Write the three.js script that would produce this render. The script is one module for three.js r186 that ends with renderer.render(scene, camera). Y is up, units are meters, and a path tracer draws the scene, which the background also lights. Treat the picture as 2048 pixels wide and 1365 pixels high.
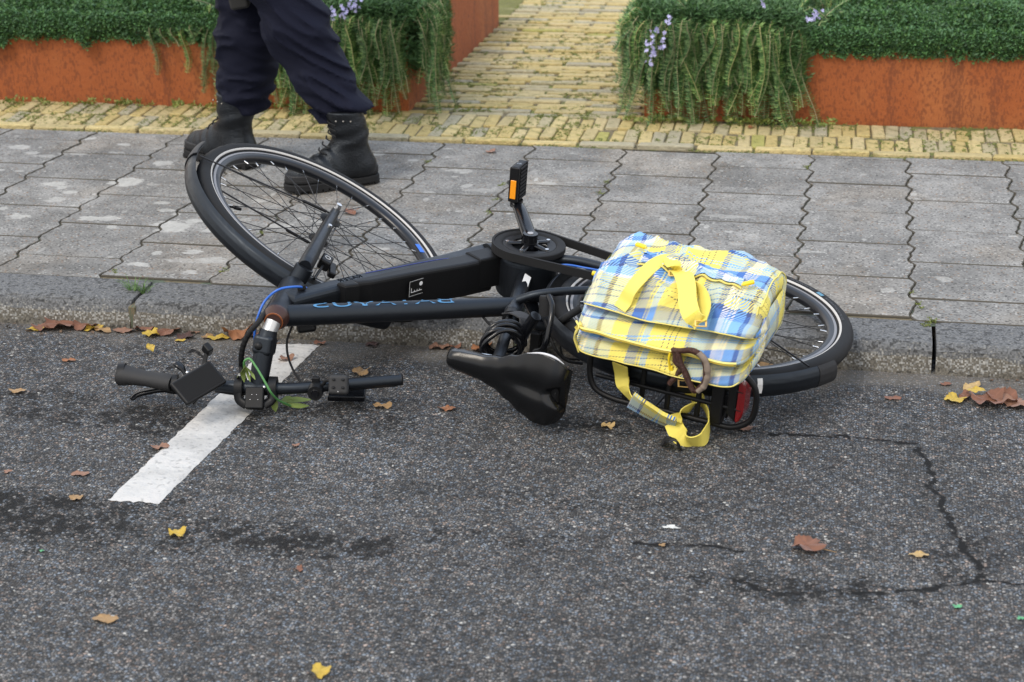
import * as THREE from 'three';
import { RoundedBoxGeometry } from 'three/addons/geometries/RoundedBoxGeometry.js';
import { mergeGeometries, mergeVertices, toCreasedNormals } from 'three/addons/utils/BufferGeometryUtils.js';
import { FontLoader } from 'three/addons/loaders/FontLoader.js';

// ---------------------------------------------------------------- camera, sky, sun, exposure
const scene = new THREE.Scene();
const V = (x, y, z) => Array.isArray(x) ? new THREE.Vector3(...x) : x.isVector3 ? x.clone() : new THREE.Vector3(x, y, z);
const camera = new THREE.PerspectiveCamera(19.62, 1024 / 682, 0.1, 400);
camera.position.set(0, 1.693, 0);
{
  const right = V(0.984137, -0.007312, -0.177258), up = V(-0.054352, 0.938677, -0.340486), back = V(-0.168878, -0.344720, -0.923390).negate();
  camera.quaternion.setFromRotationMatrix(new THREE.Matrix4().makeBasis(right, up, back));
}
camera.focus = 4.72;
camera.userData.fStop = 5.6;
scene.add(camera);

function mulberry(a) { return () => { a |= 0; a = a + 0x6D2B79F5 | 0; let t = Math.imul(a ^ a >>> 15, 1 | a); t = t + Math.imul(t ^ t >>> 7, 61 | t) ^ t; return ((t ^ t >>> 14) >>> 0) / 4294967296; }; }
const hash2 = (x, y, s = 0) => { let h = Math.imul(x | 0, 374761393) ^ Math.imul(y | 0, 668265263) ^ Math.imul(s | 0, 1274126177); h = Math.imul(h ^ h >>> 13, 1274126177); h ^= h >>> 16; return (h >>> 0) / 4294967296; };
const RT = new Float32Array(65536); { const r = mulberry(777); for (let i = 0; i < 65536; i++) RT[i] = r(); }
function noise2(x, y, s = 0) {
  const xi = Math.floor(x), yi = Math.floor(y), fx = x - xi, fy = y - yi, u = fx * fx * (3 - 2 * fx), v = fy * fy * (3 - 2 * fy);
  const x0 = (xi + s * 37) & 255, x1 = (x0 + 1) & 255, y0 = ((yi + s * 91) & 255) << 8, y1 = (y0 + 256) & 65535;
  const a = RT[y0 | x0], b = RT[y0 | x1], c = RT[y1 | x0], d = RT[y1 | x1];
  return a + (b - a) * u + (c - a) * v + (a - b - c + d) * u * v;
}
const fbm = (x, y, o = 4, s = 0) => { let r = 0, a = 0.5, t = 0; for (let i = 0; i < o; i++) { r += a * noise2(x, y, s + i * 17); t += a; x *= 2.03; y *= 2.03; a *= 0.5; } return r / t; };
const noise3 = (x, y, z, s = 0) => (noise2(x + z * 0.71, y - z * 0.53, s) + noise2(y + x * 0.37, z + x * 0.61, s + 5) + noise2(z - y * 0.43, x + y * 0.67, s + 9)) / 3;
const sm = (a, b, x) => { const t = Math.min(1, Math.max(0, (x - a) / (b - a))); return t * t * (3 - 2 * t); };
const clamp = (x, a = 0, b = 1) => Math.min(b, Math.max(a, x)), lerp = (a, b, t) => a + (b - a) * t;

{ // bright broken overcast with blue showing through high up
  const w = 512, h = 256, d = new Float32Array(w * h * 4);
  for (let j = 0; j < h; j++) for (let i = 0; i < w; i++) {
    const el = ((j + 0.5) / h - 0.5) * Math.PI, az = (i + 0.5) / w * 2 * Math.PI, k = (j * w + i) * 4;
    const e = Math.max(0, Math.sin(el)), cx = Math.cos(az) * Math.cos(el) * 2.2, cz = Math.sin(az) * Math.cos(el) * 2.2;
    const c = sm(0.38, 0.62, fbm(cx + 7, cz + 3 + e * 1.5, 5, 3));
    const blue = [0.45, 0.66, 1.0], white = [1.08, 1.03, 0.97];
    for (let n = 0; n < 3; n++) d[k + n] = lerp(blue[n], white[n], clamp(0.12 + 0.6 * c + 0.55 * (1 - e))) * (0.9 + 0.12 * e);
    d[k + 3] = 1;
  }
  const sky = new THREE.DataTexture(d, w, h, THREE.RGBAFormat, THREE.FloatType);
  sky.mapping = THREE.EquirectangularReflectionMapping; sky.magFilter = sky.minFilter = THREE.LinearFilter; sky.wrapS = THREE.RepeatWrapping; sky.needsUpdate = true;
  scene.background = sky; scene.environment = sky;
}
const sun = new THREE.DirectionalLight(0xfff3e2, 1.3);
sun.position.set(-5, 9.5, 2.2); sun.target.position.set(-0.9, 0, -4.6);
sun.castShadow = true; sun.shadow.radius = 34; sun.shadow.mapSize.set(2048, 2048);
Object.assign(sun.shadow.camera, { left: -5, right: 5, top: 5, bottom: -5, near: 1, far: 30 });
scene.add(sun, sun.target);
const renderer = new THREE.WebGLRenderer({ antialias: true });
renderer.toneMapping = THREE.LinearToneMapping;
renderer.toneMappingExposure = 1.58;
renderer.shadowMap.enabled = true;

// ---------------------------------------------------------------- helpers
const taken = {};
const numbered = n => { taken[n] = (taken[n] || 0) + 1; return taken[n] === 1 ? n : n + '_' + String(taken[n] - 1).padStart(3, '0'); };
function mesh(name, geo, mat, parent, label) {
  const m = new THREE.Mesh(geo, mat); m.castShadow = m.receiveShadow = true;
  m.name = parent ? name : numbered(name);
  (parent || scene).add(m); if (label) m.userData.label = label; return m;
}
function tag(o, label, category, group) { o.userData.label = label; o.userData.category = category; if (group) o.userData.group = group; return o; }
function thing(name, label, category, group, pos) {
  const o = new THREE.Group(); o.name = numbered(name); scene.add(o); if (pos) o.position.copy(V(pos)); return tag(o, label, category, group);
}
function struct(o) { o.userData.kind = 'structure'; return o; }
function sgroup(name) { const g = new THREE.Group(); g.name = name; g.userData.kind = 'structure'; scene.add(g); return g; }
function part(name, parent) { const g = new THREE.Group(); g.name = name; parent.add(g); return g; }
function merge(list) {
  const keys = list.map(g => Object.keys(g.attributes)).reduce((a, b) => a.filter(k => b.includes(k)));
  const out = mergeGeometries(list.map(g => { g = g.index ? g.toNonIndexed() : g.clone(); for (const k of Object.keys(g.attributes)) if (!keys.includes(k)) g.deleteAttribute(k); return g; }));
  return out;
}
const std = (rgb, roughness = 0.6, o = {}) => new THREE.MeshStandardMaterial({ color: new THREE.Color().setRGB(...rgb), roughness, ...o });
const phys = (rgb, roughness = 0.6, o = {}) => new THREE.MeshPhysicalMaterial({ color: new THREE.Color().setRGB(...rgb), roughness, ...o });
function dataTex(w, h, fn, { srgb = true, rx = 1, ry = 1 } = {}) { // fn(i, j) -> [r,g,b] linear 0..1 (stored as sRGB) or a height
  const d = new Uint8Array(w * h * 4), enc = c => c <= 0.0031308 ? c * 12.92 : 1.055 * Math.pow(c, 1 / 2.4) - 0.055;
  for (let j = 0; j < h; j++) for (let i = 0; i < w; i++) {
    const k = (j * w + i) * 4, v = fn(i, j);
    for (let n = 0; n < 3; n++) { const c = clamp(typeof v === 'number' ? v : v[n]); d[k + n] = 255 * (srgb ? enc(c) : c) + 0.5; }
    d[k + 3] = 255;
  }
  const t = new THREE.DataTexture(d, w, h, THREE.RGBAFormat); t.wrapS = t.wrapT = THREE.RepeatWrapping; t.magFilter = THREE.LinearFilter; t.minFilter = THREE.LinearMipmapLinearFilter; t.generateMipmaps = true;
  if (srgb) t.colorSpace = THREE.SRGBColorSpace; t.repeat.set(rx, ry); t.needsUpdate = true; return t;
}
// a swept tube: pts -> smooth curve; rad number or f(t); m sides; squash [a, b] scales the section across its two axes
function sweep(pts, rad, { n = 0, m = 10, closed = false, cap = true, straight = false, squash = [1, 1], up = null, twist = 0 } = {}) {
  pts = pts.map(p => p.isVector3 ? p : V(p));
  const curve = straight ? null : new THREE.CatmullRomCurve3(pts, closed, 'centripetal');
  if (!n) n = straight ? pts.length - 1 : Math.max(8, pts.length * 6);
  const P = [], T = [];
  for (let i = 0; i <= n; i++) { const t = i / n;
    if (straight) { const s = t * (pts.length - 1), k = Math.min(pts.length - 2, Math.floor(s)); P.push(pts[k].clone().lerp(pts[k + 1], s - k)); T.push(pts[k + 1].clone().sub(pts[k]).normalize()); }
    else { P.push(curve.getPoint(t)); T.push(curve.getTangent(t)); } }
  let N = up ? V(up) : Math.abs(T[0].y) < 0.9 ? V(0, 1, 0) : V(1, 0, 0);
  const pos = [], uv = [], idx = []; let len = 0;
  for (let i = 0; i <= n; i++) {
    if (up) N = V(up);
    N = N.clone().sub(T[i].clone().multiplyScalar(N.dot(T[i]))).normalize(); const B = T[i].clone().cross(N);
    if (i) len += P[i].distanceTo(P[i - 1]);
    const r = typeof rad === 'function' ? rad(i / n) : rad;
    for (let j = 0; j <= m; j++) { const a = j / m * Math.PI * 2 + twist * i / n, q = P[i].clone().addScaledVector(N, Math.cos(a) * r * squash[0]).addScaledVector(B, Math.sin(a) * r * squash[1]); pos.push(q.x, q.y, q.z); uv.push(j / m * 2 * Math.PI * r, len); }
  }
  for (let i = 0; i < n; i++) for (let j = 0; j < m; j++) { const a = i * (m + 1) + j, b = a + 1, c = a + m + 1, d = c + 1; idx.push(a, b, c, b, d, c); }
  if (cap && !closed) for (const e of [0, n]) { const c = pos.length / 3; pos.push(P[e].x, P[e].y, P[e].z); uv.push(0, 0); const base = c + 1; for (let j = 0; j <= m; j++) { const k = (e * (m + 1) + j) * 3; pos.push(pos[k], pos[k + 1], pos[k + 2]); uv.push(0.01, 0.01); } for (let j = 0; j < m; j++) e ? idx.push(c, base + j, base + j + 1) : idx.push(c, base + j + 1, base + j); }
  const g = new THREE.BufferGeometry(); g.setAttribute('position', new THREE.Float32BufferAttribute(pos, 3)); g.setAttribute('uv', new THREE.Float32BufferAttribute(uv, 2)); g.setIndex(idx); g.computeVertexNormals();
  if (!closed || true) { // weld the seam normals
    const nm = g.attributes.normal; for (let i = 0; i <= n; i++) { const a = i * (m + 1), b = a + m, v = V(nm.getX(a) + nm.getX(b), nm.getY(a) + nm.getY(b), nm.getZ(a) + nm.getZ(b)).normalize(); nm.setXYZ(a, v.x, v.y, v.z); nm.setXYZ(b, v.x, v.y, v.z); } }
  return g;
}
const rod = (a, b, r, r2 = r, m = 10) => sweep([a, b], t => lerp(r, r2, t), { straight: true, m });
// a flat band with thickness: pts and the direction of its width at each
function ribbon(pts, dirs, width, thick = 0.0015, n = 0) {
  pts = pts.map(p => p.isVector3 ? p : V(p)); dirs = dirs.map(p => p.isVector3 ? p : V(p)); if (dirs.length === 1) dirs = pts.map(() => dirs[0]);
  const c = new THREE.CatmullRomCurve3(pts, false, 'centripetal'), cd = new THREE.CatmullRomCurve3(dirs, false, 'centripetal'); n = n || pts.length * 8;
  const pos = [], uv = [], idx = []; let len = 0, last = null;
  for (let i = 0; i <= n; i++) { const t = i / n, p = c.getPoint(t), T = c.getTangent(t); let D = cd.getPoint(t); D.addScaledVector(T, -D.dot(T)).normalize(); const N = T.clone().cross(D).normalize();
    if (last) len += p.distanceTo(last); last = p; const w = (typeof width === 'function' ? width(t) : width) / 2;
    for (const [a, b] of [[-1, -1], [1, -1], [1, 1], [-1, 1]]) { const q = p.clone().addScaledVector(D, a * w).addScaledVector(N, b * thick / 2); pos.push(q.x, q.y, q.z); uv.push(a * w, len); } }
  for (let i = 0; i < n; i++) for (let j = 0; j < 4; j++) { const a = i * 4 + j, b = i * 4 + (j + 1) % 4, e = a + 4, f = b + 4; idx.push(a, e, b, b, e, f); }
  idx.push(0, 1, 2, 0, 2, 3); const e = n * 4; idx.push(e, e + 2, e + 1, e, e + 3, e + 2);
  let g = new THREE.BufferGeometry(); g.setAttribute('position', new THREE.Float32BufferAttribute(pos, 3)); g.setAttribute('uv', new THREE.Float32BufferAttribute(uv, 2)); g.setIndex(idx);
  g = toCreasedNormals(g, 0.9); return g;
}
function rbox(w, h, d, r = 0.003, s = 2) { return new RoundedBoxGeometry(w, h, d, s, Math.min(r, w / 2.01, h / 2.01, d / 2.01)); }
function at(g, p, q) { const m = new THREE.Matrix4().compose(V(p), q || new THREE.Quaternion(), V(1, 1, 1)); return g.applyMatrix4(m); }
const basisQ = (x, y) => { x = V(x).normalize(); y = V(y); y.addScaledVector(x, -y.dot(x)).normalize(); return new THREE.Quaternion().setFromRotationMatrix(new THREE.Matrix4().makeBasis(x, y, x.clone().cross(y))); };
const euler = (x, y, z) => new THREE.Quaternion().setFromEuler(new THREE.Euler(x, y, z));
function extrude(poly, depth, bevel = 0.003, seg = 2, curveSegments = 6) { // poly [[x,y]...], centred on z
  const s = poly instanceof THREE.Shape ? poly : new THREE.Shape(poly.map(p => new THREE.Vector2(...p)));
  const g = new THREE.ExtrudeGeometry(s, { depth: depth - 2 * bevel, bevelEnabled: bevel > 0, bevelSize: bevel, bevelOffset: -bevel, bevelThickness: bevel, bevelSegments: seg, curveSegments });
  return g.translate(0, 0, -(depth - 2 * bevel) / 2);
}
function lathe(prof, n = 32) { return new THREE.LatheGeometry(prof.map(p => new THREE.Vector2(...p)), n); }
function ringLathe(prof, n = 96) { return lathe(prof, n).rotateX(Math.PI / 2); } // axis z
// naive surface nets of a signed distance field
function nets(sdf, lo, hi, cell, uvOf) {
  const nx = Math.ceil((hi[0] - lo[0]) / cell) + 1, ny = Math.ceil((hi[1] - lo[1]) / cell) + 1, nz = Math.ceil((hi[2] - lo[2]) / cell) + 1;
  const f = new Float32Array(nx * ny * nz), id = (i, j, k) => (k * ny + j) * nx + i;
  for (let k = 0; k < nz; k++) for (let j = 0; j < ny; j++) for (let i = 0; i < nx; i++) f[id(i, j, k)] = sdf(lo[0] + i * cell, lo[1] + j * cell, lo[2] + k * cell);
  const vi = new Int32Array(nx * ny * nz).fill(-1), pos = [], idx = [];
  const C = [[0, 0, 0], [1, 0, 0], [0, 1, 0], [1, 1, 0], [0, 0, 1], [1, 0, 1], [0, 1, 1], [1, 1, 1]], E = [[0, 1], [2, 3], [4, 5], [6, 7], [0, 2], [1, 3], [4, 6], [5, 7], [0, 4], [1, 5], [2, 6], [3, 7]];
  for (let k = 0; k < nz - 1; k++) for (let j = 0; j < ny - 1; j++) for (let i = 0; i < nx - 1; i++) {
    const v = C.map(c => f[id(i + c[0], j + c[1], k + c[2])]); let s = 0, x = 0, y = 0, z = 0;
    for (const [a, b] of E) if ((v[a] < 0) !== (v[b] < 0)) { const t = v[a] / (v[a] - v[b]); x += C[a][0] + t * (C[b][0] - C[a][0]); y += C[a][1] + t * (C[b][1] - C[a][1]); z += C[a][2] + t * (C[b][2] - C[a][2]); s++; }
    if (s) { vi[id(i, j, k)] = pos.length / 3; pos.push(lo[0] + (i + x / s) * cell, lo[1] + (j + y / s) * cell, lo[2] + (k + z / s) * cell); }
  }
  const quad = (a, b, c, d, flip) => { if (a < 0 || b < 0 || c < 0 || d < 0) return; flip ? idx.push(a, c, b, a, d, c) : idx.push(a, b, c, a, c, d); };
  for (let k = 1; k < nz - 1; k++) for (let j = 1; j < ny - 1; j++) for (let i = 1; i < nx - 1; i++) {
    const a = f[id(i, j, k)] < 0;
    if (a !== f[id(i + 1, j, k)] < 0) quad(vi[id(i, j - 1, k - 1)], vi[id(i, j, k - 1)], vi[id(i, j, k)], vi[id(i, j - 1, k)], !a);
    if (a !== f[id(i, j + 1, k)] < 0) quad(vi[id(i - 1, j, k - 1)], vi[id(i - 1, j, k)], vi[id(i, j, k)], vi[id(i, j, k - 1)], !a);
    if (a !== f[id(i, j, k + 1)] < 0) quad(vi[id(i - 1, j - 1, k)], vi[id(i, j - 1, k)], vi[id(i, j, k)], vi[id(i - 1, j, k)], !a);
  }
  const g = new THREE.BufferGeometry(); g.setAttribute('position', new THREE.Float32BufferAttribute(pos, 3)); g.setIndex(idx); g.computeVertexNormals();
  const uv = []; for (let i = 0; i < pos.length; i += 3) uv.push(...(uvOf ? uvOf(pos[i], pos[i + 1], pos[i + 2]) : [pos[i] + pos[i + 2], pos[i + 1]])); g.setAttribute('uv', new THREE.Float32BufferAttribute(uv, 2)); return g;
}
const smin = (a, b, k) => { const h = clamp(0.5 + 0.5 * (b - a) / k); return lerp(b, a, h) - k * h * (1 - h); };
function capsule(px, py, pz, a, b, ra, rb) { const bx = b[0] - a[0], by = b[1] - a[1], bz = b[2] - a[2], x = px - a[0], y = py - a[1], z = pz - a[2]; const h = clamp((x * bx + y * by + z * bz) / (bx * bx + by * by + bz * bz)); return Math.hypot(x - bx * h, y - by * h, z - bz * h) - lerp(ra, rb, h); }
// ---------------------------------------------------------------- road
const roadW = 2.7, roadH = 1.8, roadX0 = -2.26, roadZ0 = -4.5;
const stains = [ // x, z, radius x, radius z, strength: damp and dirty patches of the old asphalt
  [-1.5993, -3.3599, 0.30, 0.13, 0.9], [-1.4868, -3.4505, 0.2, 0.07, 0.55], [-1.0457, -3.3473, 0.15, 0.06, 1], [-1.1689, -3.3840, 0.2, 0.05, 0.5], [-1.5434, -3.9001, 0.26, 0.07, 0.8], [-1.8605, -3.9714, 0.2, 0.07, 0.5], [-1.1018, -3.9866, 0.2, 0.06, 0.45],
  [-0.5617, -4.0295, 0.12, 0.04, 0.8], [-0.6530, -3.4232, 0.2, 0.04, 0.35], [-0.0673, -3.3065, 0.22, 0.05, 0.6], [0.2422, -3.5044, 0.06, 0.1, 0.5], [-0.5024, -3.6118, 0.3, 0.05, 0.25]];
const cracks = [[[0.1600, -4.0323], [0.1800, -3.8483], [0.2099, -3.7044], [0.2350, -3.5694], [0.2538, -3.4421], [0.2591, -3.3910]], [[0.3401, -3.3983], [0.2591, -3.3910], [0.1600, -3.3481], [0.0240, -3.3015], [-0.1122, -3.2889], [-0.1886, -3.3273]],
  [[-0.1631, -4.0305], [-0.0116, -4.0437], [0.1067, -4.0404], [0.1600, -4.0323]], [[-0.3904, -3.4441], [-0.2658, -3.4602], [-0.1882, -3.4553]], [[-1.6113, -4.1905], [-1.5906, -4.3501], [-1.5523, -4.3069]]];
const RW = 2048, RHt = 1366, roadCol = new Float32Array(RW * RHt * 3), roadHgt = new Float32Array(RW * RHt), stainM = new Float32Array(RW * RHt), crackM = new Float32Array(RW * RHt).fill(1);
const inBox = (x0, x1, z0, z1, fn) => { for (let j = Math.max(0, Math.floor((z0 - roadZ0) / roadH * RHt)); j < Math.min(RHt, (z1 - roadZ0) / roadH * RHt); j++) for (let i = Math.max(0, Math.floor((x0 - roadX0) / roadW * RW)); i < Math.min(RW, (x1 - roadX0) / roadW * RW); i++) fn(j * RW + i, roadX0 + (i + 0.5) / RW * roadW, roadZ0 + (j + 0.5) / RHt * roadH); };
for (const [sx, sz, rx, rz, s] of stains) inBox(sx - 2.2 * rx, sx + 2.2 * rx, sz - 2.2 * rz, sz + 2.2 * rz, (k, x, z) => { const ex = (x - sx) / rx, ez = (z - sz) / rz, q = Math.sqrt(ex * ex + ez * ez); if (q < 2.2) stainM[k] = Math.max(stainM[k], s * sm(1.5, 0.2, q + (fbm(x * 22, z * 22, 3, 31) - 0.5) * 1.9) * (0.35 + 0.65 * sm(0.38, 0.6, fbm(x * 60, z * 60, 3, 35)))); });
for (const c of cracks) for (let i = 0; i + 1 < c.length; i++) { const [ax, az] = c[i], [bx, bz] = c[i + 1], dx = bx - ax, dz = bz - az, w = 0.045;
  inBox(Math.min(ax, bx) - w, Math.max(ax, bx) + w, Math.min(az, bz) - w, Math.max(az, bz) + w, (k, x0, z0) => { const x = x0 + (fbm(x0 * 21, z0 * 21, 3, 36) - 0.5) * 0.036, z = z0 + (fbm(x0 * 21 + 9, z0 * 21, 3, 37) - 0.5) * 0.036, t = clamp(((x - ax) * dx + (z - az) * dz) / (dx * dx + dz * dz)), ex = x - ax - dx * t, ez = z - az - dz * t; crackM[k] = Math.min(crackM[k], Math.sqrt(ex * ex + ez * ez)); }); }
{
  const cs = 0.0058, nx = Math.round(roadW / cs), nz = Math.round(roadH / cs), cw = roadW / nx, ch = roadH / nz;
  const H = [1, 2, 3, 7, 8].map(s => { const a = new Float32Array(nx * nz); for (let j = 0; j < nz; j++) for (let i = 0; i < nx; i++) a[j * nx + i] = hash2(i, j, s); return a; });
  for (let j = 0; j < RHt; j++) for (let i = 0; i < RW; i++) {
    const x = (i + 0.5) / RW * roadW, z = (j + 0.5) / RHt * roadH, wx = roadX0 + x, wz = roadZ0 + z;
    const qx = x + (noise2(x * 260, z * 260, 61) - 0.5) * 0.0022, qz = z + (noise2(x * 260, z * 260, 62) - 0.5) * 0.0022;
    const ci = Math.floor(qx / cw), cj = Math.floor(qz / ch); let f1 = 9, f2 = 9, bi = 0;
    for (let dj = -1; dj <= 1; dj++) for (let di = -1; di <= 1; di++) {
      let a = ci + di, b = cj + dj; if (a < 0) a += nx; else if (a >= nx) a -= nx; if (b < 0) b += nz; else if (b >= nz) b -= nz; const q = b * nx + a;
      const ex = qx - (ci + di + 0.1 + 0.8 * H[0][q]) * cw, ez = qz - (cj + dj + 0.1 + 0.8 * H[1][q]) * ch, dd = Math.sqrt(ex * ex + ez * ez) / (0.75 + 0.6 * H[2][q]);
      if (dd < f1) { f2 = f1; f1 = dd; bi = q; } else if (dd < f2) f2 = dd;
    }
    const edge = sm(0.0002, 0.0019, f2 - f1), h = H[3][bi], t = H[4][bi], big = H[2][bi];
    const st = stainM[j * RW + i], cd = crackM[j * RW + i], cn = cd > 0.03 ? 0.5 : fbm(wx * 60, wz * 60, 3, 41), cr = cd > 0.03 ? 0 : sm(0.0075, 0.0025, cd + (cn - 0.5) * 0.016 + (hash2(bi, 9, 34) - 0.5) * 0.006) * sm(0.15, 0.35, fbm(wx * 30 + 5, wz * 30, 2, 47));
    const film = fbm(wx * 5, wz * 5, 3, 21), sand = wz > -4.1 ? 0 : sm(0.16, 0.02, wz + 4.46 + (fbm(wx * 9, wz * 9, 3, 23) - 0.5) * 0.25);
    let v = lerp(0.055, 0.27, h * h * 0.7 + h * 0.3) * lerp(0.8, 1.2, film) * (0.72 + 0.56 * noise2(wx * 38, wz * 38, 27)), c = [v * 1.05, v * 1.0, v * 0.955];
    if (t > 0.968) { const l = 0.15 + 0.22 * h; c = [l * 1.03, l, l * 0.94]; } else if (t > 0.9) c = [v * 1.45, v * 1.15, v * 0.98]; else if (t < 0.3) c = [v * 0.85, v * 0.96, v * 1.1]; else if (t < 0.42) c = [v * 0.5, v * 0.5, v * 0.5];
    if (t > 0.988 && big > 0.5) { const l = 0.34 + 0.2 * h; c = [l, l * 0.97, l * 0.9]; }
    const dk = sm(0, 0.12, st * 1.3 - hash2(bi, 5, 33)), gap = 0.02 * (1 - 0.6 * st), wet = (1 - 0.2 * st) * (1 - 0.66 * dk), e = edge * (1 - cr * 0.93);
    const dust = (noise2(x * 900, z * 900, 9) - 0.5) * 0.02;
    const k = (j * RW + i) * 3; c.forEach((q, n) => { q = lerp(gap, q * wet, e * (1 - 0.55 * dk)) + dust; q = lerp(q, 0.007, cr * 0.95); roadCol[k + n] = Math.max(0.004, lerp(q, lerp(q, [0.16, 0.145, 0.125][n], 0.55), sand * (1 - cr))); });
    roadHgt[j * RW + i] = clamp(0.25 + edge * (0.25 + 0.5 * h) * (1 - sand * 0.4) - cr * 0.8 + (noise2(x * 500, z * 500, 12) - 0.5) * 0.15);
  }
}
const roadMap = dataTex(RW, RHt, (i, j) => { const k = (j * RW + i) * 3; return [roadCol[k], roadCol[k + 1], roadCol[k + 2]]; });
const roadBump = dataTex(RW, RHt, (i, j) => roadHgt[j * RW + i], { srgb: false });
const asphalt = new THREE.MeshPhysicalMaterial({ map: roadMap, bumpMap: roadBump, bumpScale: 0.0045, roughness: 0.88, specularIntensity: 0.45 });
const kerbZ = -4.462, kerbBack = -4.652, paveY = 0.07;
function sheet(x0, x1, z0, z1, y, uvf) {
  const g = new THREE.BufferGeometry(), p = [[x0, z1], [x1, z1], [x1, z0], [x0, z0]];
  g.setAttribute('position', new THREE.Float32BufferAttribute(p.flatMap(q => [q[0], y, q[1]]), 3)); g.setAttribute('uv', new THREE.Float32BufferAttribute(p.flatMap(q => uvf(q[0], q[1])), 2)); g.setIndex([0, 1, 2, 0, 2, 3]); g.computeVertexNormals(); return g;
}
struct(mesh('road', sheet(-45, 45, kerbZ - 0.1, 45, 0, (x, z) => [(x - roadX0) / roadW, (z - roadZ0) / roadH]), asphalt)).userData.label = 'dark worn asphalt road with pale stone chips';
// earth under everything, reaching out to the horizon
struct(mesh('ground', sheet(-150, 150, -150, 150, -0.09, (x, z) => [x, z]), std([0.09, 0.08, 0.065], 0.95)));

// painted line on the road: a thin skin with a ragged edge
{
  const A = [-1.4779, -3.4691], B = [-1.3695, -3.4746], Cc = [-1.2950, -4.4334], D = [-1.4176, -4.4174], n = 90, m = 12, pos = [], uv = [], idx = [];
  for (let i = 0; i <= n; i++) for (let j = 0; j <= m; j++) {
    const t = i / n, s = j / m, rag = (j === 0 || j === m) ? (fbm(t * 70, j * 3, 3, 77) - 0.5) * 0.0075 : 0, ragE = (i === 0 || i === n) ? (fbm(s * 12, i, 2, 78) - 0.5) * 0.012 : 0;
    let x = lerp(lerp(A[0], B[0], s), lerp(D[0], Cc[0], s), t) + rag, z = lerp(lerp(A[1], B[1], s), lerp(D[1], Cc[1], s), t) + ragE;
    pos.push(x, (i === 0 || i === n || j === 0 || j === m ? 0.0012 : 0.0034) + (noise2(x * 160, z * 160, 5) - 0.5) * 0.0012, z); uv.push(x, z);
  }
  for (let i = 0; i < n; i++) for (let j = 0; j < m; j++) { const a = i * (m + 1) + j, b = a + 1, c = a + m + 1, d = c + 1; idx.push(a, b, c, b, d, c); }
  const g = new THREE.BufferGeometry(); g.setAttribute('position', new THREE.Float32BufferAttribute(pos, 3)); g.setAttribute('uv', new THREE.Float32BufferAttribute(uv, 2)); g.setIndex(idx); g.computeVertexNormals();
  const pm = dataTex(512, 512, (i, j) => { const x = i / 512, y = j / 512, grime = fbm(x * 9, y * 9, 4, 3), pit = sm(0.70, 0.78, fbm(x * 120, y * 120, 2, 8)); let v = 0.5 - 0.12 * sm(0.45, 0.8, grime); v = lerp(v, 0.25, pit * 0.6); return [v, v * 0.985, v * 0.95]; });
  const pb = dataTex(512, 512, (i, j) => fbm(i / 512 * 90, j / 512 * 90, 3, 14), { srgb: false });
  struct(mesh('road_marking', g, new THREE.MeshStandardMaterial({ map: pm, bumpMap: pb, bumpScale: 0.003, roughness: 0.75 }))).userData.label = 'white painted stripe across the asphalt';
}

const soil = dataTex(512, 512, (i, j) => { const a = fbm(i / 9, j / 9, 3, 4), b = fbm(i / 60, j / 60, 3, 5), v = 0.06 + 0.1 * a; return [lerp(v * 1.25, v * 0.7, sm(0.45, 0.65, b)), lerp(v * 1.02, v * 0.9, sm(0.45, 0.65, b)), v * 0.62]; });
const soilMat = new THREE.MeshStandardMaterial({ map: soil, roughness: 0.97 });
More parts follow.
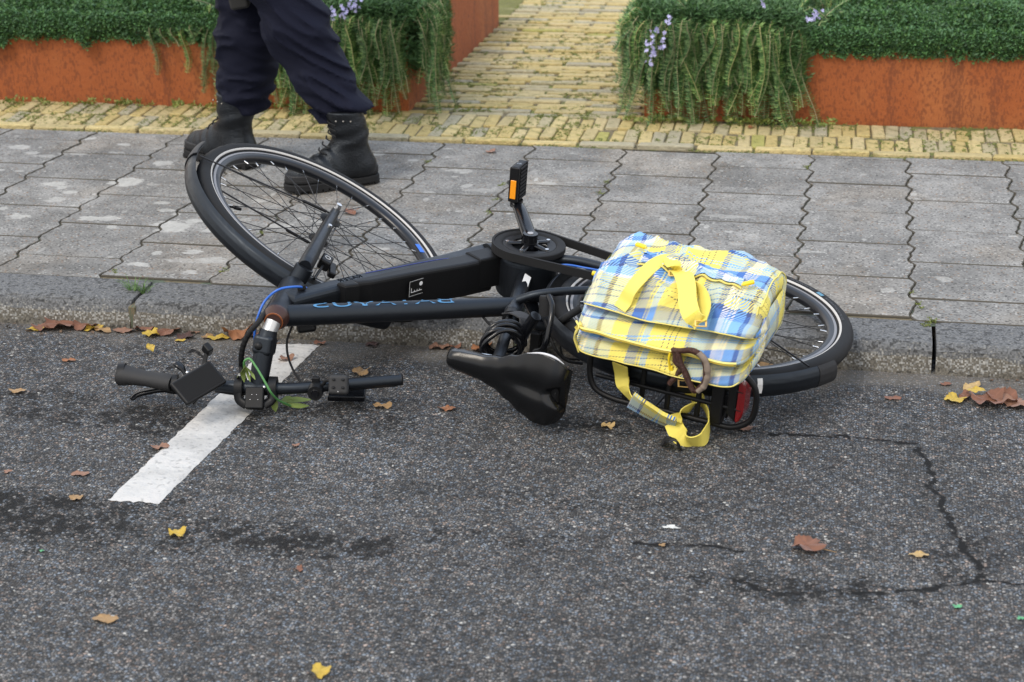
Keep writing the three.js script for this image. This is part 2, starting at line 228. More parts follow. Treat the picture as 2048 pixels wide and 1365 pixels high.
// ---------------------------------------------------------------- kerb: one stone after another
const kerb = sgroup('kerb');
{
  const KW = 2048, KHt = 384; // u along 2 m, v along the profile 0.34 m
  const kcol = (i, j) => {
    const x = i / KW * 2, s = j / KHt * 0.34, ci = Math.floor(x / 0.0042), cj = Math.floor(s / 0.0042), h = hash2(ci, cj, 5), g = hash2(ci, cj, 6);
    const topz = sm(0.195, 0.175, s + (fbm(x * 12, s * 12, 3, 2) - 0.5) * 0.02), edge = sm(0.17, 0.19, s + (fbm(x * 15, s * 20, 3, 4) - 0.5) * 0.02) * sm(0.225, 0.205, s + (fbm(x * 15, s * 20, 3, 9) - 0.5) * 0.03);
    const spk = noise2(x * 330, s * 330, 8), sp2 = fbm(x * 120, s * 120, 2, 18);
    let v = lerp(0.098, 0.118, topz) * (0.55 + 0.9 * spk), c = topz > 0.5 ? [v * 0.98, v, v * 1.02] : [v * 1.1, v * 1.0, v * 0.82];
    if (g > lerp(0.95, 0.6, edge)) { const l = lerp(0.16, 0.28, h) * (0.6 + spk * 0.7) * lerp(0.8, 1.1, edge); c = [l * 1.02, l, l * 0.93]; }
    if (sp2 > 0.66 && edge < 0.3) c = c.map(q => q * 0.45);
    const moss = sm(0.55, 0.75, fbm(x * 6, s * 16, 4, 33)) * (1 - topz) * (1 - edge); return [lerp(c[0], 0.085, moss * 0.55), lerp(c[1], 0.075, moss * 0.55), lerp(c[2], 0.05, moss * 0.55)];
  };
  const km = dataTex(KW, KHt, kcol), kb = dataTex(1024, 192, (i, j) => fbm(i / 1024 * 2 * 170, j / 192 * 0.34 * 170, 3, 51), { srgb: false });
  const kmat = new THREE.MeshStandardMaterial({ map: km, bumpMap: kb, bumpScale: 0.003, roughness: 0.9 });
  const prof = []; // z, y from the back over the top down the face
  prof.push([kerbBack + 0.004, -0.1], [kerbBack + 0.004, paveY - 0.005], [kerbBack + 0.009, paveY]);
  for (let i = 1; i <= 5; i++) prof.push([lerp(kerbBack + 0.009, kerbZ - 0.042, i / 5), paveY]);
  for (let i = 1; i <= 7; i++) { const a = i / 7 * 1.36; prof.push([kerbZ - 0.042 + 0.026 * Math.sin(a), paveY - 0.026 * (1 - Math.cos(a))]); }
  for (let i = 1; i <= 5; i++) { const e = prof[14]; prof.push([lerp(e[0], kerbZ + 0.001, i / 5), lerp(e[1], -0.012, i / 5)]); }
  prof.push([kerbZ + 0.002, -0.1]);
  const joints = [-4.87, -3.84, -2.83, -1.8, -0.81, 0.197, 1.2, 2.2];
  for (let q = 0; q + 1 < joints.length; q++) {
    const x0 = joints[q] + 0.005, x1 = joints[q + 1] - 0.005, n = 48, pos = [], uv = [], idx = [], m = prof.length;
    for (let i = 0; i <= n; i++) { let s = 0; for (let j = 0; j < m; j++) {
      const t = i / n, x = lerp(x0, x1, t); if (j) s += Math.hypot(prof[j][0] - prof[j - 1][0], prof[j][1] - prof[j - 1][1]);
      const ch = 0.006 * (Math.max(0, 1 - i / 1.5) + Math.max(0, 1 - (n - i) / 1.5)), w = (noise2(x * 55 + q * 9, j * 1.7, 3) - 0.5) * 0.0032 + (noise2(x * 9, j, q) - 0.5) * 0.003;
      pos.push(x, prof[j][1] - (j > 1 && j < 15 ? ch * 0.6 : 0) + (j > 2 && j < m - 1 ? w * 0.5 : 0), prof[j][0] - (j > 8 ? ch * 0.6 : 0) + (j > 8 && j < m - 1 ? w : 0)); uv.push((x + q * 0.37) / 2, Math.max(0, s - 0.17) / 0.34);
    } }
    for (let i = 0; i < n; i++) for (let j = 0; j < m - 1; j++) { const a = i * m + j, b = a + 1, c = a + m, d = c + 1; idx.push(a, b, c, b, d, c); }
    for (const e of [0, n]) { const b = e * m; for (let j = 1; j < m - 1; j++) e ? idx.push(b, b + j, b + j + 1) : idx.push(b, b + j + 1, b + j); }
    const g = new THREE.BufferGeometry(); g.setAttribute('position', new THREE.Float32BufferAttribute(pos, 3)); g.setAttribute('uv', new THREE.Float32BufferAttribute(uv, 2)); g.setIndex(idx);
    if (q && Math.abs(joints[q] - 0.197) > 0.01) mesh('joint_dirt', rbox(0.02, 0.15, 0.17, 0.004, 1).translate(joints[q] + 0.001, paveY - 0.087, (kerbZ + kerbBack) / 2 - 0.004), soilMat, kerb);
    const k = mesh('kerb_stone', toCreasedNormals(g, 0.8), kmat, kerb); k.position.set(0, (hash2(q, 3) - 0.5) * 0.004, (hash2(q, 4) - 0.5) * 0.004);
  }
}

// ---------------------------------------------------------------- pavement of concrete tiles with wavy sides
const pavement = sgroup('pavement');
mesh('joint_sand', sheet(-45, 45, -20, kerbBack + 0.02, paveY - 0.0075, (x, z) => [x / 0.5, z / 0.5]), soilMat, pavement);
{
  const TW = 2048, TH = 1024, X0 = -3.1, Z0 = -6.25, SX = 3.72, SZ = 1.65, rng = mulberry(91), spots = [];
  for (const [x, z, a, b, s] of [[-2.2280, -5.5618, 0.055, 0.05, 1], [-1.9190, -5.1322, 0.06, 0.06, 1], [-2.4309, -5.5134, 0.035, 0.03, 0.9], [-2.3949, -5.4732, 0.02, 0.02, 0.9], [-2.3512, -5.4292, 0.025, 0.02, 0.8], [-2.3612, -5.3448, 0.03, 0.03, 0.7], [-2.3979, -5.1591, 0.035, 0.03, 0.8], [-2.1807, -5.1671, 0.035, 0.025, 1], [-2.1276, -5.1753, 0.035, 0.025, 1], [-1.9881, -5.2848, 0.03, 0.02, 0.9], [-1.8789, -5.1936, 0.03, 0.025, 0.9], [-1.8006, -5.1111, 0.03, 0.02, 0.9], [-1.7836, -4.9100, 0.03, 0.02, 0.9], [-1.7067, -4.8498, 0.04, 0.03, 0.8], [-1.8869, -4.7816, 0.03, 0.02, 1], [-1.7327, -4.7405, 0.025, 0.02, 0.9], [-2.1837, -5.7899, 0.035, 0.03, 0.9], [-2.7210, -5.9124, 0.035, 0.03, 0.9], [-2.6489, -5.8453, 0.03, 0.02, 0.8], [-2.4971, -5.8683, 0.03, 0.02, 0.8], [-2.3956, -6.0012, 0.03, 0.02, 0.8], [-1.7788, -4.8340, 0.07, 0.02, 0.45], [-2.0369, -5.3569, 0.025, 0.02, 0.9], [-1.9472, -4.6640, 0.015, 0.01, 1], [-2.5902, -5.8159, 0.04, 0.02, 0.6], [-1.6183, -5.1888, 0.04, 0.03, 0.7], [-1.4582, -4.8842, 0.035, 0.025, 0.8], [-1.2175, -4.7494, 0.03, 0.025, 0.6], [-1.7508, -5.4280, 0.03, 0.025, 0.7], [-0.3612, -5.4744, 0.07, 0.02, 0.5], [-1.2308, -5.8497, 0.05, 0.02, 0.6], [-1.1249, -5.6343, 0.05, 0.02, 0.5]]) spots.push([x, z, a, b, s]);
  for (let i = 0; i < 210; i++) { const left = rng() < 0.6; spots.push([left ? lerp(-3.1, -1.2, rng()) : lerp(-1.4, 0.6, rng()), lerp(-6.15, -4.7, rng()), 0.006 + 0.022 * rng() ** 2, 0.006 + 0.02 * rng() ** 2, 0.35 + 0.5 * rng()]); }
  const mask = new Float32Array(TW * TH);
  for (const [x, z, a, b, s] of spots) { const ci = (x - X0) / SX * TW, cj = (z - Z0) / SZ * TH, ri = a / SX * TW * 1.5, rj = b / SZ * TH * 1.5;
    for (let j = Math.max(0, Math.floor(cj - rj)); j < Math.min(TH, cj + rj); j++) for (let i = Math.max(0, Math.floor(ci - ri)); i < Math.min(TW, ci + ri); i++) { const q = Math.hypot((i - ci) / ri * 1.5, (j - cj) / rj * 1.5) + (fbm(i * 0.09 + x * 50, j * 0.16, 3, 6) - 0.5) * 1.1; mask[j * TW + i] = Math.max(mask[j * TW + i], s * sm(1.02, 0.8, q)); } }
  const tcol = dataTex(TW, TH, (i, j) => {
    const x = X0 + i / TW * SX, z = Z0 + j / TH * SZ, f = fbm(x * 7, z * 7, 4, 12), sp = noise2(x * 300, z * 300, 13), s2 = hash2(Math.floor(x / 0.0045), Math.floor(z / 0.0045), 14), m = mask[j * TW + i], warm = sm(0.5, 0.75, fbm(x * 4, z * 4, 3, 16));
    let v = 0.203 * (0.6 + 0.7 * f) * (0.72 + 0.56 * sp) * (0.82 + 0.36 * noise2(x * 26, z * 26, 17)); let c = [lerp(v * 1.02, v * 1.08, warm), v, lerp(v * 0.955, v * 0.89, warm)];
    if (s2 > 0.965) { const l = 0.22 + 0.24 * sp; c = [l, l * 0.98, l * 0.93]; } else if (s2 < 0.09) c = c.map(q => q * 0.42); else if (s2 < 0.11) c = [0.2, 0.13, 0.08];
    const l = 0.42 * (0.8 + 0.35 * fbm(x * 60, z * 60, 2, 19)); const mm = m * (0.65 + 0.35 * sp); return [lerp(c[0], l, mm), lerp(c[1], l * 0.985, mm), lerp(c[2], l * 0.93, mm)];
  });
  const tb = dataTex(1024, 512, (i, j) => 0.5 * fbm(i * 0.75, j * 0.75, 2, 3) + 0.5 * fbm(i * 0.1, j * 0.1, 3, 4), { srgb: false });
  const tileSide = std([0.075, 0.067, 0.053], 0.97);
  const tmat = [1, 0.93, 1.06, 0.98].map(k => new THREE.MeshStandardMaterial({ map: tcol, bumpMap: tb, bumpScale: 0.0045, roughness: 0.9, color: new THREE.Color().setRGB(k, k, k * 0.995) }));
  const wave = (z, k) => 0.0085 * Math.sin(z / 0.15 * 2 * Math.PI + 0.6) + 0.004 * Math.sin(z / 0.15 * 4 * Math.PI + 1.1) + (noise2(z * 30, k * 7, 2) - 0.5) * 0.004;
  const backAt = x => -6.152 - (x + 2.9) * 0.02;
  for (let k = -4; k <= 12; k++) for (let r = -3; r <= 7; r++) {
    const xa = -2.2515 + 0.3 * k, xb = xa + 0.3, off = (k & 1) ? -5.874 : -5.72; let za = off + 0.3 * r, zb = za + 0.3; const gap = 0.0012 + 0.0012 * hash2(k, r, 21), gz = 0.0014 + 0.0028 * hash2(k, r, 22) ** 2;
    za = Math.max(za + gz, backAt(xa) + 0.003); zb = Math.min(zb - gz, kerbBack - 0.003); if (zb - za < 0.02) continue;
    const n = 12, pts = [], f = fn => { for (let i = 0; i <= n; i++) pts.push(fn(i / n)); };
    f(t => [xa + gap + wave(lerp(za, zb, t), k), lerp(za, zb, t)]); f(t => [xb - gap + wave(lerp(zb, za, t), k + 1), lerp(zb, za, t)]);
    const jit = pts.map(p => [p[0] + (hash2(p[0] * 997, p[1] * 991, 3) - 0.5) * 0.0016, -(p[1] + (hash2(p[0] * 983, p[1] * 977, 4) - 0.5) * 0.0016)]);
    const g = extrude(jit, 0.045, 0.0025, 1).rotateX(-Math.PI / 2); g.translate(0, paveY - 0.0225, 0);
    const p = g.attributes.position, uv = g.attributes.uv, tx = (hash2(k, r, 1) - 0.5) * 0.008, tz = (hash2(k, r, 2) - 0.5) * 0.01, ty = (hash2(k, r, 3) - 0.5) * 0.002;
    for (let i = 0; i < p.count; i++) { const x = p.getX(i), z = p.getZ(i); uv.setXY(i, (x - X0) / SX, (z - Z0) / SZ); p.setY(i, p.getY(i) + (x - xa - 0.15) * tx + (z - (za + zb) / 2) * tz + ty - 0.001); }
    mesh('paving_tile', g, [tmat[Math.floor(hash2(k, r, 9) * 4)], tileSide], pavement);
  }
}

// ---------------------------------------------------------------- yellow bricks
const brickTex = dataTex(512, 512, (i, j) => { const a = fbm(i / 40, j / 40, 4, 1), b = noise2(i / 2.2, j / 2.2, 2), c = sm(0.62, 0.72, fbm(i / 70, j / 70, 4, 3)); let v = (0.72 + 0.4 * a) * (0.86 + 0.28 * b); return [lerp(v, v * 0.7, c), lerp(v * 0.98, v * 0.72, c), lerp(v * 0.93, v * 0.6, c)].map(q => q * 0.9); });
const brickBump = dataTex(256, 256, (i, j) => fbm(i / 7, j / 7, 3, 5), { srgb: false });
const brickMats = [[0.54, 0.44, 0.205], [0.58, 0.48, 0.24], [0.49, 0.41, 0.215], [0.56, 0.47, 0.26], [0.45, 0.40, 0.26], [0.52, 0.415, 0.18], [0.41, 0.38, 0.28], [0.40, 0.38, 0.12]].map(c => new THREE.MeshStandardMaterial({ color: new THREE.Color().setRGB(...c), map: brickTex, bumpMap: brickBump, bumpScale: 0.004, roughness: 0.92 }));
const brickGeos = [0, 1, 2, 3, 4, 5].map(s => { // long side on z
  const g = mergeVertices(rbox(0.043, 0.05, 0.16, 0.006, 2).deleteAttribute('normal')), p = g.attributes.position;
  for (let i = 0; i < p.count; i++) { const x = p.getX(i), y = p.getY(i), z = p.getZ(i); p.setXYZ(i, x + (noise3(x * 60, y * 60, z * 40, s) - 0.5) * 0.006, y + (noise3(x * 50, y * 50, z * 50, s + 20) - 0.5) * 0.006, z + (noise3(x * 60, y * 60, z * 40, s + 40) - 0.5) * 0.008); }
  g.computeVertexNormals(); return g;
});
{ const fix = g => { const p = g.attributes.position, u = []; for (let i = 0; i < p.count; i++) u.push((p.getX(i) + p.getY(i)) / 0.22 + 0.1, p.getZ(i) / 0.22 + 0.1); g.setAttribute('uv', new THREE.Float32BufferAttribute(u, 2)); }; brickGeos.forEach((g, i) => { fix(g); const u = g.attributes.uv; for (let k = 0; k < u.count; k++) u.setXY(k, u.getX(k) + i * 0.17, u.getY(k) + i * 0.31); }); }
const rngB = mulberry(5);
const mossBed = dataTex(512, 512, (i, j) => { const a = fbm(i / 12, j / 12, 3, 64), b = fbm(i / 70, j / 70, 3, 65), v = 0.5 + a; const g = sm(0.4, 0.62, b); return [lerp(0.15, 0.13, g) * v, lerp(0.125, 0.145, g) * v, lerp(0.075, 0.04, g) * v]; });
const pickMat = () => brickMats[Math.min(7, Math.floor(rngB() * 7.25))];
const border = sgroup('brick_border'), path = sgroup('brick_path');
const wallLine = x => -6.535 - (x + 3) * 0.033, edgeLine = x => -6.153 - (x + 2.9) * 0.0205;
mesh('joint_moss', sheet(-5, 2.6, -9.3, -6.19, paveY - 0.0035, (x, z) => [x / 0.5, z / 0.5]), new THREE.MeshStandardMaterial({ map: mossBed, bumpMap: brickBump, bumpScale: 0.006, roughness: 1 }), border);
{
  const ang = 0.024;
  let n = 0;
  for (let x = -4.2; x < 1.6; x += 0.183 + rngB() * 0.01) { // stretcher course along the tiles
    const b = mesh('brick', brickGeos[n++ % 6], pickMat(), border); b.scale.set(1.05, 1, 1.12); b.rotation.set(0, Math.PI / 2 + ang + (rngB() - 0.5) * 0.03, 0); b.position.set(x, paveY - 0.017 + (rngB() - 0.5) * 0.006, edgeLine(x) - 0.027);
  }
  for (let row = 0; row < 2; row++) for (let x = -3.45 + row * 0.02; x < 0.95; x += 0.0455 + rngB() * 0.002) { // two rows standing square to the kerb
    const len = 0.9 + rngB() * 0.13, z = edgeLine(x) - 0.06 - 0.082 - row * 0.164 + (rngB() - 0.5) * 0.03;
    if (z - 0.085 < wallLine(x) - 0.16 && !(x > -1.56 && x < -0.74)) continue;
    const b = mesh('brick', brickGeos[n++ % 6], pickMat(), border); b.scale.set(0.96 + rngB() * 0.06, 1, len * (row ? 0.96 : 0.98)); b.rotation.set((rngB() - 0.5) * 0.03, ang + (rngB() - 0.5) * 0.07, (rngB() - 0.5) * 0.05); b.position.set(x + (rngB() - 0.5) * 0.004, paveY - 0.0215 + (rngB() - 0.5) * 0.008, z);
  }
  let r = 0;
  for (let z = -6.6; z > -9.1; z -= 0.0475 + rngB() * 0.002, r++) for (let x = -1.53 + (r % 2) * 0.09 + rngB() * 0.02; x < -0.7; x += 0.186 + rngB() * 0.012) {
    const b = mesh('brick', brickGeos[n++ % 6], pickMat(), path); b.scale.set(0.97, 1, 1.08 + rngB() * 0.05); b.rotation.set((rngB() - 0.5) * 0.03, Math.PI / 2 + ang + (rngB() - 0.5) * 0.04, (rngB() - 0.5) * 0.03); b.position.set(x, paveY - 0.021 + (rngB() - 0.5) * 0.008, z - (x + 1.2) * ang);
  }
}
// mossy earth the path runs out into behind the planters
const mossTex = dataTex(512, 512, (i, j) => { const a = fbm(i / 30, j / 30, 4, 61), b = noise2(i / 2, j / 2, 7); const v = 0.6 + 0.8 * b * a; return [0.17 * v, 0.17 * v, 0.045 * v]; });
struct(mesh('moss_verge', sheet(-6, -1.53, -14, -8.2, paveY + 0.002, (x, z) => [x / 0.6, z / 0.6]), new THREE.MeshStandardMaterial({ map: mossTex, roughness: 1, bumpMap: brickBump, bumpScale: 0.01 })));
// pinkish grit strip at the foot of the planters
const grit = dataTex(512, 512, (i, j) => { const a = noise2(i / 2.5, j / 2.5, 71), b = fbm(i / 40, j / 40, 3, 72); const v = (0.12 + 0.25 * a) * (0.7 + 0.6 * b); return [v * 1.1, v * 0.95, v * 0.85]; });
{ const gm = new THREE.MeshStandardMaterial({ map: grit, bumpMap: brickBump, bumpScale: 0.006, roughness: 0.95 });
  const strip = (x0, x1) => { const p = [[x0, edgeLine(x0) - 0.36], [x1, edgeLine(x1) - 0.36], [x1, wallLine(x1) - 0.02], [x0, wallLine(x0) - 0.02]]; const g = new THREE.BufferGeometry(); g.setAttribute('position', new THREE.Float32BufferAttribute(p.flatMap(q => [q[0], paveY - 0.004, q[1]]), 3)); g.setAttribute('uv', new THREE.Float32BufferAttribute(p.flatMap(q => [q[0] / 0.4, q[1] / 0.4]), 2)); g.setIndex([0, 1, 2, 0, 2, 3]); g.computeVertexNormals(); return g; };
  struct(mesh('grit_strip', strip(-5, -1.6), gm)); struct(mesh('grit_strip', strip(-0.74, 2.4), gm)); }
// ---------------------------------------------------------------- rusty steel planters
const rust = dataTex(1536, 512, (i, j) => { // 1.5 m x 0.5 m
  const x = i / 1536 * 1.5, y = j / 512 * 0.5, big = fbm(x * 5, y * 3, 4, 81), dash = fbm(x * 210, y * 90, 3, 82), fine = noise2(x * 700, y * 500, 83), run = fbm(x * 20, y * 1.1, 4, 84);
  const d = sm(0.5, 0.68, dash + (run - 0.5) * 0.4), dark = sm(0.56, 0.8, run + (big - 0.5) * 0.3);
  const a = [0.30, 0.08, 0.019], b = [0.125, 0.032, 0.011], c = [0.36, 0.118, 0.034];
  return [0, 1, 2].map(n => lerp(lerp(lerp(a[n], c[n], sm(0.45, 0.7, big) * 0.7), b[n], d * 0.55), 0.09 * [1, 0.33, 0.2][n], dark * 0.22) * (0.85 + 0.3 * fine));
});
const rustB = dataTex(512, 256, (i, j) => fbm(i / 4, j / 6, 3, 85), { srgb: false });
const rustMat = new THREE.MeshStandardMaterial({ map: rust, bumpMap: rustB, bumpScale: 0.0015, roughness: 0.8 });
const planterTop = paveY + 0.276;
function plate(a, b, y0, y1, thick, side = 1) { // upright plate from a to b (x,z), with uv in metres
  const L = Math.hypot(b[0] - a[0], b[1] - a[1]), g = rbox(L, y1 - y0, thick, 0.0015, 1), p = g.attributes.position, u = [];
  for (let i = 0; i < p.count; i++) u.push((p.getX(i) + L / 2 + a[0] * 0.31) / 1.5, (p.getY(i) + (y1 - y0) / 2) / 0.5 + 0.05);
  g.setAttribute('uv', new THREE.Float32BufferAttribute(u, 2)); g.rotateY(-Math.atan2(b[1] - a[1], b[0] - a[0])); return g.translate((a[0] + b[0]) / 2, (y0 + y1) / 2, (a[1] + b[1]) / 2);
}
function planter(label, x0, x1, zb) {
  const t = thing('planter', label, 'planter'), zf0 = wallLine(x0), zf1 = wallLine(x1), y0 = paveY - 0.06;
  mesh('front_panel', plate([x0, zf0], [x1, zf1], y0, planterTop, 0.006), rustMat, t);
  mesh('side_panel', plate([x0 + 0.003, zf0 - 0.004], [x0 + 0.003, zb], y0, planterTop, 0.006), rustMat, t);
  mesh('side_panel', plate([x1 - 0.003, zf1 - 0.004], [x1 - 0.003 + (x1 < -1 ? 0.03 : 0), zb], y0, planterTop, 0.006), rustMat, t);
  mesh('back_panel', plate([x0, zb], [x1 + (x1 < -1 ? 0.03 : 0), zb], y0, planterTop, 0.006), rustMat, t);
  const rim = merge([plate([x0, zf0], [x1, zf1], planterTop - 0.004, planterTop + 0.001, 0.03).translate(0, 0, -0.011)]);
  mesh('rim', rim, rustMat, t);
  mesh('soil', sheet(x0 + 0.01, x1 - 0.01, zb, Math.min(zf0, zf1) - 0.005, planterTop - 0.05, (x, z) => [x / 0.5, z / 0.5]), soilMat, t);
}
planter('rust red steel planter behind the walking person', -4.4, -1.565, -8.14);
planter('rust red steel planter beside the brick path, opposite the walking person', -0.74, 2.6, -8.3);

// ---------------------------------------------------------------- low green cover filling the planters
function leafClump(seed, n, len, wid, cols) { // many small leaves around a point
  const r = mulberry(seed), pos = [], col = [], idx = [];
  for (let i = 0; i < n; i++) {
    const th = r() * 6.283, el = Math.asin(lerp(-0.15, 1, r())), d = V(Math.cos(th) * Math.cos(el), Math.sin(el), Math.sin(th) * Math.cos(el)), c = V(r() - 0.5, r() * 0.6, r() - 0.5).multiplyScalar(len * 2.2);
    const s = V(r() - 0.5, r() - 0.5, r() - 0.5).cross(d).normalize(), L = len * (0.7 + 0.6 * r()), w = wid * (0.7 + 0.6 * r()), k = cols[Math.floor(r() * cols.length)], v = 0.75 + 0.5 * r(), b = pos.length / 3, nn = d.clone().cross(s).multiplyScalar(w * 0.5);
    for (const q of [c, c.clone().addScaledVector(d, L * 0.55).addScaledVector(s, w).add(nn), c.clone().addScaledVector(d, L), c.clone().addScaledVector(d, L * 0.55).addScaledVector(s, -w).add(nn)]) { pos.push(q.x, q.y, q.z); col.push(k[0] * v, k[1] * v, k[2] * v); }
    idx.push(b, b + 1, b + 2, b, b + 2, b + 3);
  }
  const g = new THREE.BufferGeometry(); g.setAttribute('position', new THREE.Float32BufferAttribute(pos, 3)); g.setAttribute('color', new THREE.Float32BufferAttribute(col, 3)); g.setIndex(idx); g.computeVertexNormals(); return g;
}
const leafMat = new THREE.MeshPhysicalMaterial({ vertexColors: true, roughness: 0.6, transmission: 0.18, thickness: 0, side: THREE.DoubleSide });
function scatter(name, geo, mat, places, label, category, parent) { // places: [x,y,z,scale,tilt axis x, tilt z, turn]
  const im = new THREE.InstancedMesh(geo, mat, places.length), m = new THREE.Matrix4(), c = new THREE.Color();
  places.forEach((p, i) => { m.compose(V(p[0], p[1], p[2]), euler(p[4] || 0, p[6] || 0, p[5] || 0), V(p[3], p[3], p[3])); im.setMatrixAt(i, m); const k = p[7] || 1; im.setColorAt(i, c.setRGB(k, k, p[8] ? k * p[8] : k)); });
  im.name = parent ? name : numbered(name); im.castShadow = im.receiveShadow = true; im.userData.kind = 'stuff'; (parent || scene).add(im); if (!parent) tag(im, label, category); return im;
}
const greens = [[0.065, 0.165, 0.05], [0.09, 0.21, 0.06], [0.045, 0.12, 0.042], [0.13, 0.25, 0.075]];
const clumpGeo = leafClump(3, 30, 0.012, 0.0034, greens);
function cover(x0, x1, zb, label, seed, skip, bias) {
  const r = mulberry(seed), P = [], hgt = (x, z) => 0.02 + 0.07 * fbm(x * 3.2 + seed, z * 3.2, 3, 91) + 0.085 * Math.pow(fbm(x * 9, z * 9, 2, 92), 1.5);
  for (let i = 0; i < 15500; i++) {
    const x = lerp(x0, x1, r()), u = r() ** 1.7, z = lerp(wallLine(x) + 0.0, zb, u); if (skip(x, z) && r() < 0.9) continue;
    const inside = wallLine(x) - z, h = hgt(x, z), y = planterTop - 0.02 + h * sm(-0.02, 0.09, inside) * 1.05 - r() ** 2 * 0.04;
    P.push([x, y, z, 0.75 + 0.6 * r(), (r() - 0.5) * 1.2 + 0.3, (r() - 0.5) * 1.2, r() * 6.28, 0.75 + 0.5 * r()]);
  }
  for (let i = 0; i < 2600; i++) { // lobes leaning out over the front edge
    const x = lerp(x0, x1, r()); if (skip(x, wallLine(x)) && r() < 0.9) continue; const lob = sm(0.50, 0.72, fbm(x * 4.5 + bias, 3, 3, 95)), t = r();
    if (lob < 0.04 && r() < 0.6) continue;
    P.push([x, planterTop + 0.035 - t * (0.03 + 0.085 * lob) + (r() - 0.5) * 0.012, wallLine(x) + 0.012 + 0.03 * lob * Math.sin(Math.min(1, t * 1.3) * 2.6) + (r() - 0.5) * 0.012, 0.7 + 0.5 * r(), 0.7 + (r() - 0.5), (r() - 0.5), r() * 6.28, 0.75 + 0.5 * r()]);
  }
  scatter('ground_cover', clumpGeo, leafMat, P, label, 'plant');
}
cover(-3.35, -1.6, -7.5, 'low dense green ground cover in the planter behind the person', 11, (x, z) => x > -2.15, 1.3);
cover(-0.72, 0.85, -7.6, 'low dense green ground cover in the planter beside the brick path', 12, (x, z) => x < -0.22, 4.1);

// ---------------------------------------------------------------- trailing rosemary
function sprigGeo(seed, L, hang, lead) { // starts at origin, arches out over +z, then hangs down
  const r = mulberry(seed), n = 14, P = [], sway = (r() - 0.5) * 0.08, wob = r() * 6;
  for (let i = 0; i <= n; i++) { const t = i / n, a = Math.min(1, t / lead); P.push(V(sway * t * t + 0.01 * Math.sin(wob + t * 6), hang ? (0.045 * Math.sin(a * 1.57) * (1 - a * 0.55) - Math.max(0, t - lead * 0.55) * L) : t * L * 0.8, hang ? 0.055 * a * (0.6 + 0.4 * a) + (t > 0.8 ? (t - 0.8) * 0.09 : 0) : t * t * L * 0.5)); }
  const c = new THREE.CatmullRomCurve3(P), pos = [], col = [], idx = [];
  const stem = sweep(P, t => lerp(0.0021, 0.0011, t), { n: 18, m: 4, cap: false }); const sp = stem.attributes.position; for (let i = 0; i < sp.count; i++) { pos.push(sp.getX(i), sp.getY(i), sp.getZ(i)); const q = 0.85 + 0.3 * r(); col.push(0.46 * q, 0.41 * q, 0.24 * q); } idx.push(...stem.index.array);
  const len = c.getLength(), nodes = Math.round(len / 0.0074);
  for (let k = 2; k < nodes; k++) { const t = k / nodes, p = c.getPoint(t), T = c.getTangent(t); const base = k * 1.57 + r() * 0.5;
    for (let q = 0; q < 4; q++) { const th = base + q * 1.571, A = Math.abs(T.y) < 0.9 ? V(0, 1, 0) : V(1, 0, 0), U = A.clone().cross(T).normalize(), W = T.clone().cross(U), d = U.multiplyScalar(Math.cos(th)).addScaledVector(W, Math.sin(th)).addScaledVector(T, 0.1 + 0.25 * r()).normalize();
      const up = V(0, 1, 0); d.addScaledVector(up, 0.3).normalize(); const s = d.clone().cross(T).multiplyScalar(0.6).addScaledVector(T, 0.8).normalize(), nl = (0.015 + 0.010 * r()) * (t > 0.9 ? 0.7 : 1), w = 0.0019, b = pos.length / 3, mid = p.clone().addScaledVector(d, nl * 0.55).addScaledVector(T, 0.0015), tip = p.clone().addScaledVector(d, nl).addScaledVector(up, nl * 0.18);
      for (const [v, e] of [[p, -0.6], [p, 0.6], [mid, 1], [mid, -1], [tip, 0]]) { const z = v.clone().addScaledVector(s, e * w); pos.push(z.x, z.y, z.z); }
      const pale = r() < 0.45, k2 = 0.75 + 0.5 * r(), cc = pale ? [0.21, 0.34, 0.125] : [0.055, 0.15, 0.042]; for (let e = 0; e < 5; e++) { const f = e > 1 ? 1 : 1.15; col.push(cc[0] * k2 * f, cc[1] * k2 * f, cc[2] * k2 * f); }
      idx.push(b, b + 1, b + 2, b, b + 2, b + 3, b + 3, b + 2, b + 4); } }
  const g = new THREE.BufferGeometry(); g.setAttribute('position', new THREE.Float32BufferAttribute(pos, 3)); g.setAttribute('color', new THREE.Float32BufferAttribute(col, 3)); g.setIndex(idx); g.computeVertexNormals(); return g;
}
const hangers = [0, 1, 2, 3, 4, 5, 6, 7].map(i => sprigGeo(100 + i, 0.24 + 0.035 * i, true, 0.24)), shorts = [0, 1, 2, 3, 4].map(i => sprigGeo(200 + i, 0.1 + 0.025 * i, true, 0.4)), uprights = [0, 1, 2, 3, 4, 5].map(i => sprigGeo(300 + i, 0.10 + 0.02 * i, false, 1));
const rosMat = new THREE.MeshPhysicalMaterial({ vertexColors: true, roughness: 0.55, transmission: 0.12, thickness: 0, side: THREE.DoubleSide });
const rosMats = [1, 0.72, 1.25, 0.9].map((k, i) => { const m = rosMat.clone(); m.color.setRGB(k, k * (i === 2 ? 0.97 : 1), k * (i === 2 ? 0.8 : 1)); return m; });
const petalGeo = (() => { const g = []; for (let i = 0; i < 5; i++) { const a = i * 1.257; const p = new THREE.CircleGeometry(0.0042, 6); p.scale(1, 0.62, 1); p.translate(0.0042, 0, 0); p.rotateY(-0.5 + (i % 2) * 0.3); p.rotateZ(a); g.push(p); } return merge(g); })();
const petalMat = phys([0.55, 0.54, 0.82], 0.6, { side: THREE.DoubleSide, transmission: 0.25, thickness: 0 });
